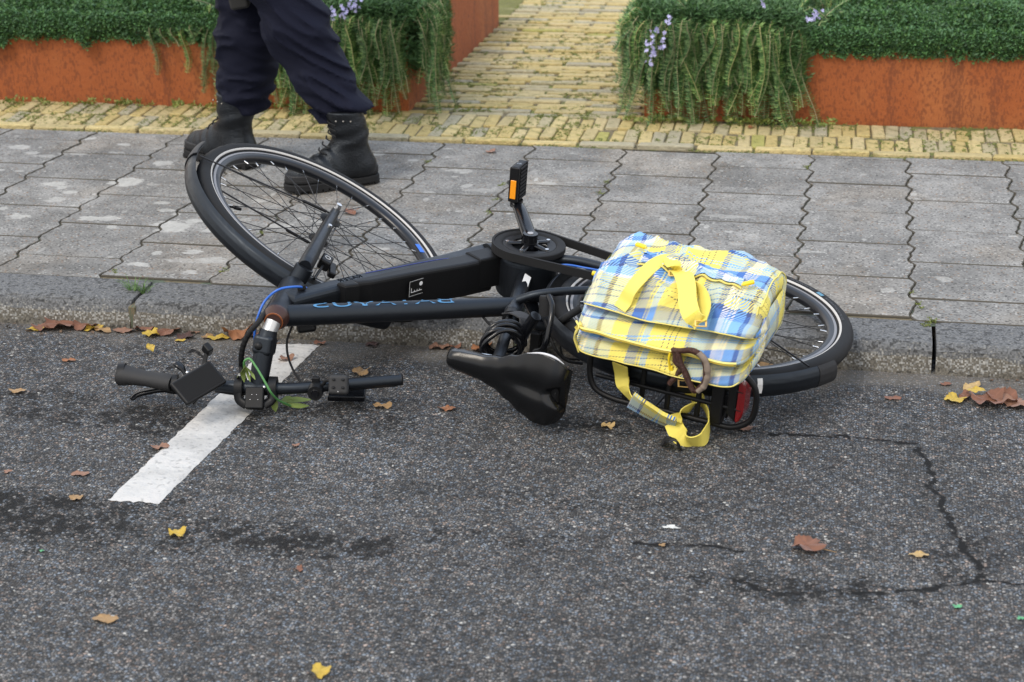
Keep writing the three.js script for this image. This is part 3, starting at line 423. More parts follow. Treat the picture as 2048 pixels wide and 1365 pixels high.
function rosemary(label, fill) {
  const t = thing('rosemary', label, 'plant'); fill({
    branch(list, i, x, y, z, ry, sc, tilt = 0, lean = 0) { const b = mesh('branch', list[i % list.length], rosMats[(i + Math.floor(Math.abs(x * 977))) % 4], t); b.position.set(x, y, z); b.rotation.set(tilt, ry, lean, 'YXZ'); b.scale.setScalar(1).multiplyScalar(1); b.scale.set(1, sc, 1); },
    flower(x, y, z, r) { const g = []; for (let i = 0; i < 5; i++) { const f = petalGeo.clone(); f.applyMatrix4(new THREE.Matrix4().compose(V((r() - 0.5) * 0.026, (r() - 0.5) * 0.034, (r() - 0.5) * 0.02), euler(r() * 2 - 1, r() * 2 - 1, r() * 6), V(1, 1, 1))); g.push(f); } const m = mesh('flower_cluster', merge(g), petalMat, t); m.position.set(x, y, z); },
    heart(P) { const im = scatter('inner_foliage', hangClump, rosMat, P, '', '', t); }
  }); return t;
}
const hangClump = leafClump(77, 30, 0.021, 0.002, [[0.038, 0.10, 0.03], [0.055, 0.135, 0.04], [0.08, 0.17, 0.055]]);
rosemary('trailing rosemary with mauve flowers hanging over the planter behind the person', ({ branch, flower, heart }) => {
  const r = mulberry(21), P = [];
  for (let i = 0; i < 120; i++) { // curtain along the front, thin at its far end and thick towards the path
    let x = lerp(-2.28, -1.56, r() ** 0.75); const thick = sm(-2.3, -1.85, x); if (r() > 0.3 + 0.75 * thick) continue;
    const y = planterTop + 0.01 + 0.05 * r() * thick, z = wallLine(x) - 0.02 + (0.02 + 0.05 * r()) * thick;
    branch(hangers, Math.floor(r() * 8), x, y, z, (r() - 0.5) * 0.5, lerp(0.45, 1.02, r()), 0, (r() - 0.5) * 0.4);
  }
  for (let i = 0; i < 9; i++) { const x = -2.47 + i * 0.035 + r() * 0.02; branch(i % 3 ? shorts : hangers, Math.floor(r() * 8), x, planterTop + 0.012, wallLine(x) - 0.02, (r() - 0.5) * 0.4, 0.45 + 0.3 * r()); }
  for (let i = 0; i < 95; i++) { // over the corner and down the side facing the path
    const z = lerp(-6.56, -7.12, r() ** 1.3), f = sm(-7.1, -6.6, z); branch(i % 2 ? hangers : shorts, Math.floor(r() * 8), -1.565 - 0.02 + (0.03 + 0.07 * r()) * f, planterTop + 0.02 + 0.07 * r(), z, 1.57 + (r() - 0.5) * 0.9 - 0.5 * f, lerp(0.6, 1.0, r()) * (0.6 + 0.4 * f));
  }
  for (let i = 0; i < 110; i++) { const x = lerp(-2.3, -1.52, r() ** 0.7), z = wallLine(x) - r() * 0.5; branch(i % 3 ? uprights : shorts, Math.floor(r() * 6), x, planterTop + 0.0 + 0.06 * r(), z + 0.03, (r() - 0.5) * 4, 0.6 + 0.9 * r(), (r() - 0.4) * 1.1, (r() - 0.5) * 0.8); }
  for (let i = 0; i < 4200; i++) { const x = lerp(-2.15, -1.545, r() ** 0.7), k = r(), y = lerp(paveY + 0.1, planterTop + 0.1, r() ** 0.6); if (r() > sm(-2.2, -1.8, x)) continue; P.push([x + (x > -1.63 ? 0.04 * r() : 0), y, y > planterTop ? wallLine(x) - r() * 0.5 + 0.05 : (wallLine(x) + 0.012 + 0.03 * r()) - (x > -1.62 ? r() * 0.45 : 0), 0.8 + 0.5 * r(), 0, 0, r() * 6, 0.8 + 0.5 * r()]); }
  heart(P);
  for (const q of [[-1.7999, 0.438, -6.47], [-1.783, 0.4214, -6.47], [-1.7614, 0.4356, -6.47], [-1.7324, 0.4636, -6.47], [-1.7078, 0.4693, -6.47], [-1.7502, 0.4563, -6.47], [-1.824, 0.4493, -6.47], [-1.7188, 0.4537, -6.47]]) flower(...q, r);
});
rosemary('trailing rosemary with mauve flowers on the planter opposite the person', ({ branch, flower, heart }) => {
  const r = mulberry(22), P = [];
  for (let i = 0; i < 112; i++) { const x = lerp(-0.745, -0.2, r() ** 1.1), thick = sm(-0.13, -0.35, x); const y = planterTop + 0.01 + 0.06 * r() * thick, z = wallLine(x) - 0.02 + (0.015 + 0.06 * r()) * thick; branch(hangers, Math.floor(r() * 8), x, y, z, (r() - 0.5) * 0.5 - 0.5 * sm(-0.6, -0.8, x), lerp(0.5, 1.04, r()), 0, (r() - 0.5) * 0.4); }
  for (let i = 0; i < 80; i++) { const z = lerp(-6.6, -7.25, r() ** 1.3), f = sm(-7.2, -6.65, z); branch(i % 2 ? hangers : shorts, Math.floor(r() * 8), -0.74 + 0.03 - (0.02 + 0.05 * r()) * f, planterTop + 0.02 + 0.07 * r(), z, -1.57 + (r() - 0.5) * 0.9 + 0.4 * f, lerp(0.65, 1.02, r()) * (0.65 + 0.35 * f)); }
  for (let i = 0; i < 110; i++) { const x = lerp(-0.745, -0.1, r()), z = wallLine(x) - r() * 0.5; branch(i % 3 ? uprights : shorts, Math.floor(r() * 6), x, planterTop + 0.06 * r(), z + 0.03, (r() - 0.5) * 4, 0.6 + 0.9 * r(), (r() - 0.4) * 1.1, (r() - 0.5) * 0.8); }
  for (let i = 0; i < 4200; i++) { const x = lerp(-0.75, -0.2, r()), y = lerp(paveY + 0.09, planterTop + 0.1, r() ** 0.6); if (r() > sm(-0.12, -0.35, x)) continue; P.push([x, y, y > planterTop ? wallLine(x) - r() * 0.5 + 0.05 : wallLine(x) + 0.012 + 0.03 * r() - (x < -0.74 ? r() * 0.5 : 0), 0.8 + 0.5 * r(), 0, 0, r() * 6, 0.8 + 0.5 * r()]); }
  heart(P);
  for (const q of [[-0.697, 0.3954, -6.47], [-0.6735, 0.3844, -6.47], [-0.7099, 0.3733, -6.47], [-0.6862, 0.3506, -6.47], [-0.6941, 0.3235, -6.47], [-0.7136, 0.2909, -6.47], [-0.6531, 0.4415, -6.47], [-0.1722, 0.4676, -6.47], [-0.1596, 0.4744, -6.47], [-0.1848, 0.4607, -6.47], [-0.3436, 0.5073, -6.47], [-0.7128, 0.3431, -6.47], [-0.6664, 0.3578, -6.47]]) flower(...q, r);
});

// ---------------------------------------------------------------- moss and weeds in the joints
const weedGeo = leafClump(41, 12, 0.008, 0.0026, [[0.15, 0.2, 0.035], [0.11, 0.18, 0.04], [0.2, 0.22, 0.05]]);
{
  const r = mulberry(31), P = [];
  for (let i = 0; i < 11000; i++) { // the brick border and the path, in drifts
    const onPath = r() < 0.45, x = onPath ? lerp(-1.54, -0.74, r()) : lerp(-3.3, 0.75, r()), z = onPath ? lerp(-6.55, -8.8, r() ** 1.5) : edgeLine(x) - 0.05 - r() * 0.36;
    if (fbm(x * 6, z * 9, 3, 55) < 0.42 + 0.14 * r()) continue; if (!onPath && z < wallLine(x) + 0.01) continue;
    P.push([x, paveY + 0.002, z, 0.22 + 0.5 * r() ** 2, 0, 0, r() * 6.28, 0.8 + 0.5 * r()]);
  }
  for (let x = -3.2; x < 0.8; x += 0.02) if (fbm(x * 5, 1, 2, 58) > 0.5) P.push([x, paveY - 0.004, edgeLine(x) + 0.002 + (r() - 0.5) * 0.006, 0.4 + 0.5 * r(), 0, 0, r() * 6, 0.9]);
  for (let i = 0; i < 130; i++) { const x = r() < 0.5 ? lerp(-0.8, -0.1, r()) : lerp(-3, -1.6, r()); P.push([x, paveY + 0.004 + r() * 0.012, wallLine(x) + 0.02 + r() * 0.07, 0.9 + 1.1 * r(), 0, 0, r() * 6, 0.9 + 0.4 * r()]); }
  scatter('joint_weeds', weedGeo, leafMat, P, 'tiny green moss and weeds growing between the yellow bricks', 'weeds');
  const Q = []; for (const [x, z] of [[-1.3502, -5.9414], [-0.7564, -5.6630], [-1.9326, -4.7091], [-1.0655, -5.7111], [-1.0591, -5.5453], [-1.6532, -5.1096], [-1.0545, -5.4031], [0.1653, -4.7591], [0.1904, -4.6574], [0.1754, -4.6183], [0.1491, -4.8506], [-1.6447, -4.7673], [-0.1670, -6.0419], [-0.7564, -5.7756]]) for (let i = 0; i < 5; i++) Q.push([x + (r() - 0.5) * 0.02, paveY - 0.004, z + (r() - 0.5) * 0.04, 0.35 + 0.45 * r(), 0, 0, r() * 6, 0.8 + 0.4 * r()]);
  scatter('tile_joint_weeds', weedGeo, leafMat, Q, 'tiny green sprouts in the joints of the grey paving tiles', 'weeds');
}
{ // grass tuft on the kerb joint
  const r = mulberry(33), g = []; for (let i = 0; i < 46; i++) { const a = r() * 6.28, l = 0.02 + 0.035 * r(), o = V((r() - 0.5) * 0.05, 0, (r() - 0.5) * 0.015), d = V(Math.cos(a) * 0.8, 0.9, Math.sin(a) * 0.5).normalize(); g.push(ribbon([o, o.clone().addScaledVector(d, l * 0.6), o.clone().addScaledVector(d, l).add(V(Math.cos(a) * 0.01, -0.004, 0))], [V(-Math.sin(a), 0, Math.cos(a))], t => 0.0028 * (1 - t * 0.85), 0.0003, 4)); }
  const m = mesh('grass_tuft', merge(g), phys([0.09, 0.19, 0.035], 0.6, { transmission: 0.2, thickness: 0 })); { const [x, z] = [-1.8124, -4.5649]; m.position.set(x, paveY - 0.006, z); } tag(m, 'small tuft of grass growing from the kerb joint', 'grass');
}
// ---------------------------------------------------------------- the fallen electric bicycle
const font = await new FontLoader().loadAsync('fonts/droid/droid_sans_regular.typeface.json');
const wearTex = dataTex(256, 256, (i, j) => 0.42 + 0.3 * fbm(i / 22, j / 22, 4, 3) + 0.12 * noise2(i / 1.5, j / 1.5, 4), { srgb: false });
const paint = phys([0.0045, 0.005, 0.0065], 0.42, { roughness: 0.72, roughnessMap: wearTex, specularIntensity: 1, specularColor: new THREE.Color(0.74, 0.86, 1) });
const paintDull = phys([0.006, 0.0062, 0.007], 0.5, { specularIntensity: 0.55 }), plastic = phys([0.006, 0.0062, 0.007], 0.46, { specularIntensity: 0.55 }), rubber = phys([0.012, 0.0122, 0.013], 0.7, { specularIntensity: 0.55 }), gloss = phys([0.004, 0.0045, 0.006], 0.2, { specularIntensity: 0.8 });
const steel = std([0.62, 0.62, 0.62], 0.25, { metalness: 1 }), grey = std([0.32, 0.32, 0.33], 0.45), blueCable = phys([0.02, 0.12, 0.5], 0.4), copper = phys([0.05, 0.021, 0.015], 0.4, { metalness: 0.3 }), textBlue = std([0.12, 0.36, 0.62], 0.5), white = std([0.75, 0.75, 0.74], 0.6), amber = phys([0.9, 0.32, 0.01], 0.25, { clearcoat: 0.6 }), redLens = phys([0.2, 0.005, 0.007], 0.18, { clearcoat: 0.8 });
const bike = thing('electric_bicycle', 'black electric bicycle lying on its side across the kerb', 'bicycle');
{ const r = [-0.967664, 0.100489, -0.231361, -0.235814, -0.034797, 0.971175, 0.089542, 0.994330, 0.057368]; bike.position.set(...[-0.7961, 0.1797, -4.5762]); bike.quaternion.setFromRotationMatrix(new THREE.Matrix4().set(r[0], r[3], r[6], 0, r[1], r[4], r[7], 0, r[2], r[5], r[8], 0, 0, 0, 0, 1)); }
const B2 = (name, geo, mat, parent = bike, label) => mesh(name, geo, mat, parent, label);
const headTop = V([0.3689, 0.5949, 0]), headBot = V([0.4193, 0.4349, 0]), hub0 = V([0.5385, 0.0611, 0]), sAx = V([-0.3007, 0.9537, 0]), rearHub = V([-0.4761, 0.0535, 0]);
const steerM = new THREE.Matrix4().makeTranslation(headTop).multiply(new THREE.Matrix4().makeRotationAxis(sAx, -0.4550)).multiply(new THREE.Matrix4().makeTranslation(headTop.clone().negate()));
const stDir = V(-Math.cos(1.2806), Math.sin(1.2806), 0), onST = l => stDir.clone().multiplyScalar(l);
const uD = V(-0.459, -0.889, 0), nD = V(-0.889, 0.459, 0), oD = V(0.354, 0.418, 0), DT = (u, n, z = 0) => oD.clone().addScaledVector(uD, u).addScaledVector(nD, n).add(V(0, 0, z));
const planeDT = new THREE.Matrix4().makeBasis(uD, nD, V(0, 0, uD.x * nD.y - uD.y * nD.x)).setPosition(oD);
const letters = (s, size) => new THREE.ShapeGeometry(font.generateShapes(s, size), 3);

// frame
const frame = B2('frame', merge([
  sweep([headTop.clone().addScaledVector(sAx, -0.002), headBot], t => 0.0285 + 0.004 * sm(0.6, 1, t), { straight: true, n: 8, m: 20 }),                       // head tube
  sweep([V(0.371, 0.575, -0.006), V(0.371, 0.575, -0.006).lerp(onST(0.238).add(V(0, 0, -0.004)), 0.5), onST(0.238).add(V(0, 0, -0.004))], t => lerp(0.0255, 0.0225, t), { m: 18, n: 16 }),                                                  // top tube
  sweep([onST(0.02), onST(0.30)], 0.0185, { straight: true, m: 18 }), sweep([onST(0.285), onST(0.305)], 0.0215, { straight: true, m: 18 }),                    // seat tube
  extrude([[-0.115, 0.006], [-0.06, 0.0], [0.36, -0.004], [0.50, -0.012], [0.52, 0.06], [0.36, 0.05], [0.02, 0.052], [-0.11, 0.058]], 0.06, 0.016, 4).applyMatrix4(planeDT), // deep down tube
  sweep([V(-0.05, 0.0, 0.034), V(-0.12, -0.004, 0.045), V(-0.22, 0.012, 0.052), rearHub.clone().add(V(0.02, -0.004, 0.066))], t => 0.0135 - 0.003 * t, { m: 12 }),
  sweep([V(-0.05, 0.0, -0.034), V(-0.12, -0.004, -0.045), V(-0.22, 0.012, -0.052), rearHub.clone().add(V(0.02, -0.004, -0.066))], t => 0.0135 - 0.003 * t, { m: 12 }),
  ...[1, -1].map(s => sweep([onST(0.25).add(V(-0.005, 0, 0.018 * s)), onST(0.26).add(V(-0.05, -0.025, 0.04 * s)), V(-0.25, 0.155, 0.055 * s), rearHub.clone().add(V(0.0, 0.02, 0.068 * s))], t => 0.011 - 0.002 * t, { m: 10 })),
  ...[1, -1].map(s => at(extrude([[-0.03, -0.025], [0.03, -0.02], [0.03, 0.02], [0, 0.035], [-0.03, 0.02]], 0.007, 0.001, 1), rearHub.clone().add(V(0.002, 0, 0.068 * s)))),
]), paint);
B2('headset_cone', sweep([headTop.clone().addScaledVector(sAx, -0.001), headTop.clone().addScaledVector(sAx, 0.010), headTop.clone().addScaledVector(sAx, 0.026), headTop.clone().addScaledVector(sAx, 0.034)], t => lerp(0.03, 0.0195, sm(0.2, 0.9, t)), { n: 14, m: 20 }), copper, frame, 'dark copper brown headset cone');
B2('headset_ring', sweep([headTop.clone().addScaledVector(sAx, 0.029), headTop.clone().addScaledVector(sAx, 0.0315)], 0.0218, { straight: true, m: 20 }), phys([0.3, 0.09, 0.025], 0.4, { metalness: 0.3 }), frame);
// lettering wrapped round the top tube, upside down from here
{ const A = V(0.371, 0.575, -0.006), Bq = onST(0.238).add(V(0, 0, -0.004)), ax = Bq.clone().sub(A), L = ax.length(); ax.normalize(); const nn = V(-ax.y, ax.x, 0); if (nn.y < 0) nn.negate();
  const mk = (s, size, start, flip, ang0, spread) => { const g = letters(s, size); g.computeBoundingBox(); const w = g.boundingBox.max.x, p = g.attributes.position; for (let i = 0; i < p.count; i++) { const x = p.getX(i) / w, y = p.getY(i), al = start + spread * (1 - x), th = ang0 + y / 0.0255, r = lerp(0.0255, 0.0225, al / L) + 0.0012, q = A.clone().addScaledVector(ax, al).addScaledVector(nn, Math.cos(th) * r).add(V(0, 0, Math.sin(th) * r)); p.setXYZ(i, q.x, q.y, q.z); } g.computeVertexNormals(); return g; };
  B2('tube_lettering', mk('BATAVUS', 0.026, 0.075, true, 1.08, 0.34), new THREE.MeshStandardMaterial({ color: new THREE.Color().setRGB(0.06, 0.2, 0.38), roughness: 0.5, side: THREE.DoubleSide }), frame); }
{ const g = letters('RAZER', 0.017); g.computeBoundingBox(); const w = g.boundingBox.max.x; g.translate(-w / 2, -0.008, 0); g.rotateZ(0); g.applyMatrix4(new THREE.Matrix4().makeBasis(uD.clone().negate(), nD.clone().negate(), V(0, 0, 1))); g.translate(...DT(0.07, 0.022, 0.0306).toArray()); B2('model_lettering', g, new THREE.MeshStandardMaterial({ color: new THREE.Color().setRGB(0.05, 0.22, 0.4), roughness: 0.5, side: THREE.DoubleSide }), frame); }
B2('blue_pinstripe', sweep([DT(0.12, 0.014, 0.0305), DT(0.2, 0.02, 0.0306), DT(0.3, 0.027, 0.0306), DT(0.345, 0.034, 0.0306), DT(0.37, 0.044, 0.0306)], 0.0007, { m: 5, squash: [1, 1] }), std([0.05, 0.07, 0.35], 0.4), frame);
B2('barcode_sticker', at(rbox(0.018, 0.045, 0.0006, 0.0002, 1), onST(0.115).add(V(-0.0105, 0, 0.0163)), new THREE.Quaternion().setFromEuler(new THREE.Euler(0, -0.58, 0.29))), white, frame);
// battery on the down tube
const battery = B2('battery', extrude([[0.05, 0.04], [0.062, 0.062], [0.10, 0.072], [0.2, 0.08], [0.36, 0.098], [0.44, 0.1], [0.455, 0.06], [0.455, 0.04]], 0.088, 0.009, 3).applyMatrix4(planeDT).translate(0, 0, -0.008), plastic);
B2('battery_cap', extrude([[0.02, 0.04], [0.026, 0.066], [0.062, 0.074], [0.062, 0.04]], 0.074, 0.006, 2).applyMatrix4(planeDT), paintDull, battery);
B2('lock_cover', extrude([[0.40, 0.04], [0.40, 0.1], [0.47, 0.106], [0.475, 0.04]], 0.08, 0.005, 2).applyMatrix4(planeDT), paintDull, battery);
{ const cv = document.createElement('canvas'); cv.width = 256; cv.height = 192; const c = cv.getContext('2d'); c.fillStyle = '#060606'; c.fillRect(0, 0, 256, 192); c.strokeStyle = '#e8e8e8'; c.lineWidth = 5; c.strokeRect(5, 5, 246, 182); c.fillStyle = '#e8e8e8'; c.beginPath(); c.arc(180, 62, 26, 0, 7); c.fill();
  c.fillRect(28, 138, 170, 9); [30, 78, 120, 160].forEach((x, i) => { c.fillRect(x, 120 - (i === 0 ? 30 : 0), 8, 22 + (i === 0 ? 30 : 0)); }); c.font = 'bold 30px sans-serif'; c.save(); c.translate(236, 110); c.rotate(-Math.PI / 2); c.fillText('YAMAHA', -20, 0, 90); c.restore();
  const t = new THREE.CanvasTexture(cv); t.colorSpace = THREE.SRGBColorSpace; const m = new THREE.MeshStandardMaterial({ map: t, roughness: 0.5 });
  const g = new THREE.PlaneGeometry(0.054, 0.04); const q = new THREE.Matrix4().makeBasis(uD, V(0, 0, 1), uD.clone().cross(V(0, 0, 1))); g.applyMatrix4(q); const lb = B2('battery_label', g, m, battery); const c0 = DT(0.222, 0.0865, 0.0); lb.position.copy(c0); lb.rotation.z = 0.112; }
// motor
const motorM = new THREE.Matrix4().setPosition(0, 0, 0);
{ const s = new THREE.Shape(); s.absarc(0, 0, 0.077, 0, Math.PI * 2);
  const mo = B2('motor', merge([extrude(s, 0.112, 0.018, 5, 22).translate(0, 0, -0.012), sweep([DT(0.47, 0.045), DT(0.53, 0.062)], t => 0.056, { straight: true, m: 16, squash: [1, 0.82] })]), paint);
  B2('axle_boss', sweep([V(0, 0, 0.03), V(0, 0, 0.088)], 0.016, { straight: true, m: 16 }), plastic, mo); }
// belt ring, belt, cranks and pedals
const zr = 0.058;
{ const ring = B2('belt_ring', ringLathe([[0.066, zr - 0.007], [0.0885, zr - 0.007], [0.0898, zr - 0.004], [0.0898, zr + 0.006], [0.0885, zr + 0.0085], [0.072, zr + 0.0085], [0.064, zr + 0.004], [0.064, zr - 0.004], [0.066, zr - 0.007]], 72), rubber);
  B2('guard_disc', ringLathe([[0.045, zr + 0.004], [0.065, zr + 0.006], [0.066, zr + 0.004], [0.065, zr - 0.002], [0.046, zr - 0.001], [0.045, zr + 0.004]], 60), plastic, ring);
  B2('spider', merge([...[0, 1, 2, 3, 4].map(i => { const a = i * 1.2566 + 0.35; return sweep([V(0, 0, zr + 0.008), V(Math.cos(a) * 0.03, Math.sin(a) * 0.03, zr + 0.006), V(Math.cos(a) * 0.056, Math.sin(a) * 0.056, zr + 0.003)], 0.0085, { m: 8, squash: [0.6, 1], up: [0, 0, 1] }); }), sweep([V(0, 0, zr - 0.012), V(0, 0, zr + 0.012)], 0.022, { straight: true, m: 20 })]), gloss, ring);
  for (let i = 0; i < 5; i++) { const a = i * 1.2566 + 0.35; B2('ring_bolt', sweep([V(Math.cos(a) * 0.055, Math.sin(a) * 0.055, zr), V(Math.cos(a) * 0.055, Math.sin(a) * 0.055, zr + 0.0095)], 0.0048, { straight: true, m: 10 }), steel, ring); }
  const rr = 0.036, dx = -rearHub.x, dy = -rearHub.y, D = Math.hypot(dx, dy), base = Math.atan2(rearHub.y, rearHub.x), off = Math.acos((0.088 - rr) / D), pts = [];
  const rim = (c, r, a) => V(c.x + Math.cos(a) * r, c.y + Math.sin(a) * r, zr);
  for (let i = 0; i <= 24; i++) pts.push(rim(V(0, 0, 0), 0.0905, base + off + (2 * Math.PI - 2 * off) * i / 24));
  for (let i = 0; i <= 12; i++) pts.push(rim(rearHub, rr, base - off + 2 * off * i / 12)); pts.push(pts[0].clone());
  B2('drive_belt', ribbon(pts, [V(0, 0, 1)], 0.021, 0.006, 160), rubber);
  B2('rear_pulley', at(ringLathe([[0.01, -0.008], [0.034, -0.008], [0.034, 0.008], [0.01, 0.008]], 40), rearHub.clone().setZ(zr)), grey); }
function crank(dir, s, zin, zout, pedalLen) {
  const e = V(dir[0] * 0.172, dir[1] * 0.172, zout * s), c = B2('crank', sweep([V(0, 0, zin * s), V(dir[0] * 0.02, dir[1] * 0.02, (zin + 0.002) * s), V(dir[0] * 0.075, dir[1] * 0.075, lerp(zin, zout, 0.55) * s), V(dir[0] * 0.135, dir[1] * 0.135, zout * s), e], t => lerp(0.0205, 0.016, t), { n: 24, m: 14, squash: [0.55, 1.0], up: [0, 0, 1] }), gloss);
  B2('crank_boss', sweep([V(0, 0, (zin - 0.016) * s), V(0, 0, (zin + 0.010) * s)], 0.019, { straight: true, m: 18 }), gloss, c);
  B2('crank_end', sweep([e.clone().add(V(0, 0, -0.008 * s)), e.clone().add(V(0, 0, 0.011 * s))], 0.0165, { straight: true, m: 16 }), gloss, c);
  B2('crank_bolt', sweep([V(0, 0, (zin + 0.010) * s), V(0, 0, (zin + 0.0115) * s)], 0.0075, { straight: true, m: 12 }), grey, c);
  const z0 = zout + 0.012, q = basisQ([0.995, 0.06, 0], [0, 1, 0]), pc = e.clone().setZ((z0 + pedalLen / 2) * s), loc = (x, y, z) => V(x, y, z).applyQuaternion(q).add(pc);
  const p = B2('pedal', merge([at(rbox(0.02, 0.066, pedalLen, 0.005, 2), pc, q), at(rbox(0.025, 0.009, pedalLen * 0.98, 0.003, 2), loc(0, 0.03, 0), q), at(rbox(0.025, 0.009, pedalLen * 0.98, 0.003, 2), loc(0, -0.03, 0), q)]), plastic);
  B2('pedal_axle', sweep([e.clone(), e.clone().setZ((z0 + pedalLen) * s)], 0.006, { straight: true, m: 8 }), steel, p);
  for (const k of [-1, 1]) { B2('grip_pad', merge([...Array(9)].map((_, i) => at(rbox(0.004, 0.044, pedalLen * 0.06, 0.0015, 1), loc(k * 0.0125, 0, (i / 8 - 0.5) * pedalLen * 0.84), q))), rubber, p); if (s > 0) B2('reflector', at(rbox(0.015, 0.003, pedalLen * 0.52, 0.001, 1), loc(0, k * 0.0345, -0.012 * s), q), amber, p); }
}
crank([0.583, -0.812], 1, 0.082, 0.106, 0.094); crank([-0.583, 0.812], -1, 0.066, 0.074, 0.082);

// wheels
const tyreR = 0.3565, tyreGeo = (() => { const g = new THREE.TorusGeometry(tyreR - 0.0215, 0.0215, 20, 144), p = g.attributes.position, v = V(0, 0, 0); for (let i = 0; i < p.count; i++) { v.fromBufferAttribute(p, i); const r = Math.hypot(v.x, v.y), a = Math.atan2(v.y, v.x), tread = sm(tyreR - 0.012, tyreR - 0.006, r) * (Math.floor(a * 60 + Math.abs(v.z) * 160) & 1 ? 0.0012 : 0); const k = (r - tread) / r; p.setXYZ(i, v.x * k, v.y * k, v.z); } g.computeVertexNormals(); return g; })();
const rimGeo = ringLathe([[0.3165, -0.0125], [0.3165, -0.0105], [0.308, -0.009], [0.308, 0.009], [0.3165, 0.0105], [0.3165, 0.0125], [0.304, 0.0135], [0.298, 0.0115], [0.2925, 0.006], [0.2915, 0], [0.2925, -0.006], [0.298, -0.0115], [0.304, -0.0135], [0.3165, -0.0125]], 128);
const stripeGeo = s => ringLathe([[0.3212, s * 0.0163], [0.3218, s * 0.0178], [0.3255, s * 0.0199], [0.3262, s * 0.0193]], 128), trackGeo = s => ringLathe([[0.3095, s * 0.0134], [0.3098, s * 0.0141], [0.3155, s * 0.0134], [0.3157, s * 0.0128]], 128);
const reflect = std([0.5, 0.48, 0.45], 0.5), trackMat = std([0.2, 0.2, 0.21], 0.45), rimMat = phys([0.006, 0.007, 0.01], 0.3, { specularIntensity: 0.8 }), spokeMat = std([0.02, 0.02, 0.022], 0.35, { metalness: 0.4 });
function wheel(name, M, hubR, hubHalf, hubMat, phase, label) {
  const w = part(name, bike); w.applyMatrix4(M); if (label) w.userData.label = label;
  mesh('tyre', tyreGeo, rubber, w); mesh('rim', rimGeo, rimMat, w);
  for (const s of [1, -1]) { mesh('reflective_stripe', stripeGeo(s), reflect, w); mesh('brake_track', trackGeo(s), trackMat, w); }
  mesh('hub', ringLathe([[0.004, -hubHalf - 0.02], [0.009, -hubHalf - 0.02], [0.011, -hubHalf - 0.006], [hubR + 0.006, -hubHalf], [hubR + 0.006, -hubHalf + 0.003], [hubR * 0.72, -hubHalf + 0.008], [hubR * 0.72, hubHalf - 0.008], [hubR + 0.006, hubHalf - 0.003], [hubR + 0.006, hubHalf], [0.011, hubHalf + 0.006], [0.009, hubHalf + 0.02], [0.004, hubHalf + 0.02]], 32), hubMat, w);
  const nip = [];
  for (let i = 0; i < 36; i++) { const side = i % 2 ? 1 : -1, ra = phase + i / 36 * 2 * Math.PI, pull = (Math.floor(i / 2) % 2 ? 1 : -1), ha = ra + pull * 1.15, a = V(Math.cos(ha) * hubR, Math.sin(ha) * hubR, side * (hubHalf - 0.001)), b = V(Math.cos(ra) * 0.2935, Math.sin(ra) * 0.2935, side * 0.003), m = b.clone().lerp(a, 0.055);
    mesh('spoke', rod(a, m, 0.00105, 0.00105, 5), spokeMat, w); nip.push(rod(m.clone().lerp(b, -0.05), b, 0.0019, 0.0023, 6)); }
  mesh('spoke_nipples', merge(nip), steel, w).userData.kind = 'stuff'; return w;
}
const frontM = steerM.clone().multiply(new THREE.Matrix4().makeTranslation(hub0)), rearM = new THREE.Matrix4().makeTranslation(rearHub);
const fWheel = wheel('front_wheel', frontM, 0.022, 0.034, plastic, 0.06, 'front wheel turned and tilted up off the tiles');
{ const a = 53 / 57.3; mesh('valve', merge([rod([Math.cos(a) * 0.292, Math.sin(a) * 0.292, 0], [Math.cos(a) * 0.262, Math.sin(a) * 0.262, 0], 0.003, 0.003, 8), rod([Math.cos(a) * 0.268, Math.sin(a) * 0.268, 0], [Math.cos(a) * 0.25, Math.sin(a) * 0.25, 0], 0.0048, 0.004, 8)]), plastic, fWheel);
  const arc = (r, a0, a1, z) => { const p = []; for (let i = 0; i <= 8; i++) { const b = lerp(a0, a1, i / 8); p.push(V(Math.cos(b) * r, Math.sin(b) * r, z)); } return p; };
  mesh('blue_rim_sticker', ribbon(arc(0.302, -2.25, -2.13, 0.0133), [V(Math.cos(-2.19), Math.sin(-2.19), 0.15)], 0.013, 0.0008), phys([0.02, 0.14, 0.6], 0.4), fWheel); }
const rWheel = wheel('rear_wheel', rearM, 0.036, 0.03, plastic, 0.1, 'rear wheel lying flat under the checked bag');
{ const arc = (r, a0, a1, z) => { const p = []; for (let i = 0; i <= 8; i++) { const b = lerp(a0, a1, i / 8); p.push(V(Math.cos(b) * r, Math.sin(b) * r, z)); } return p; };
  mesh('blue_tyre_mark', ribbon(arc(0.3315, -2.31, -2.24, 0.0217), [V(Math.cos(-2.28), Math.sin(-2.28), 0.05)], 0.009, 0.0006), std([0.08, 0.22, 0.32], 0.6), rWheel);
  const side = (s, a0, a1, size) => { const g = letters(s, size); g.computeBoundingBox(); const w = g.boundingBox.max.x, p = g.attributes.position; for (let i = 0; i < p.count; i++) { const b = lerp(a0, a1, p.getX(i) / w), r = 0.3285 + p.getY(i); p.setXYZ(i, Math.cos(b) * r, Math.sin(b) * r, 0.0219); } g.computeVertexNormals(); return g; };
  mesh('tyre_lettering', side('MARATHON PLUS', -2.35, -2.75, 0.006), new THREE.MeshStandardMaterial({ color: 0x55575a, roughness: 0.7, side: THREE.DoubleSide }), rWheel);
  mesh('tyre_lettering', side('SCHWALBE', -1.95, -2.2, 0.006), new THREE.MeshStandardMaterial({ color: 0x55575a, roughness: 0.7, side: THREE.DoubleSide }), rWheel); }
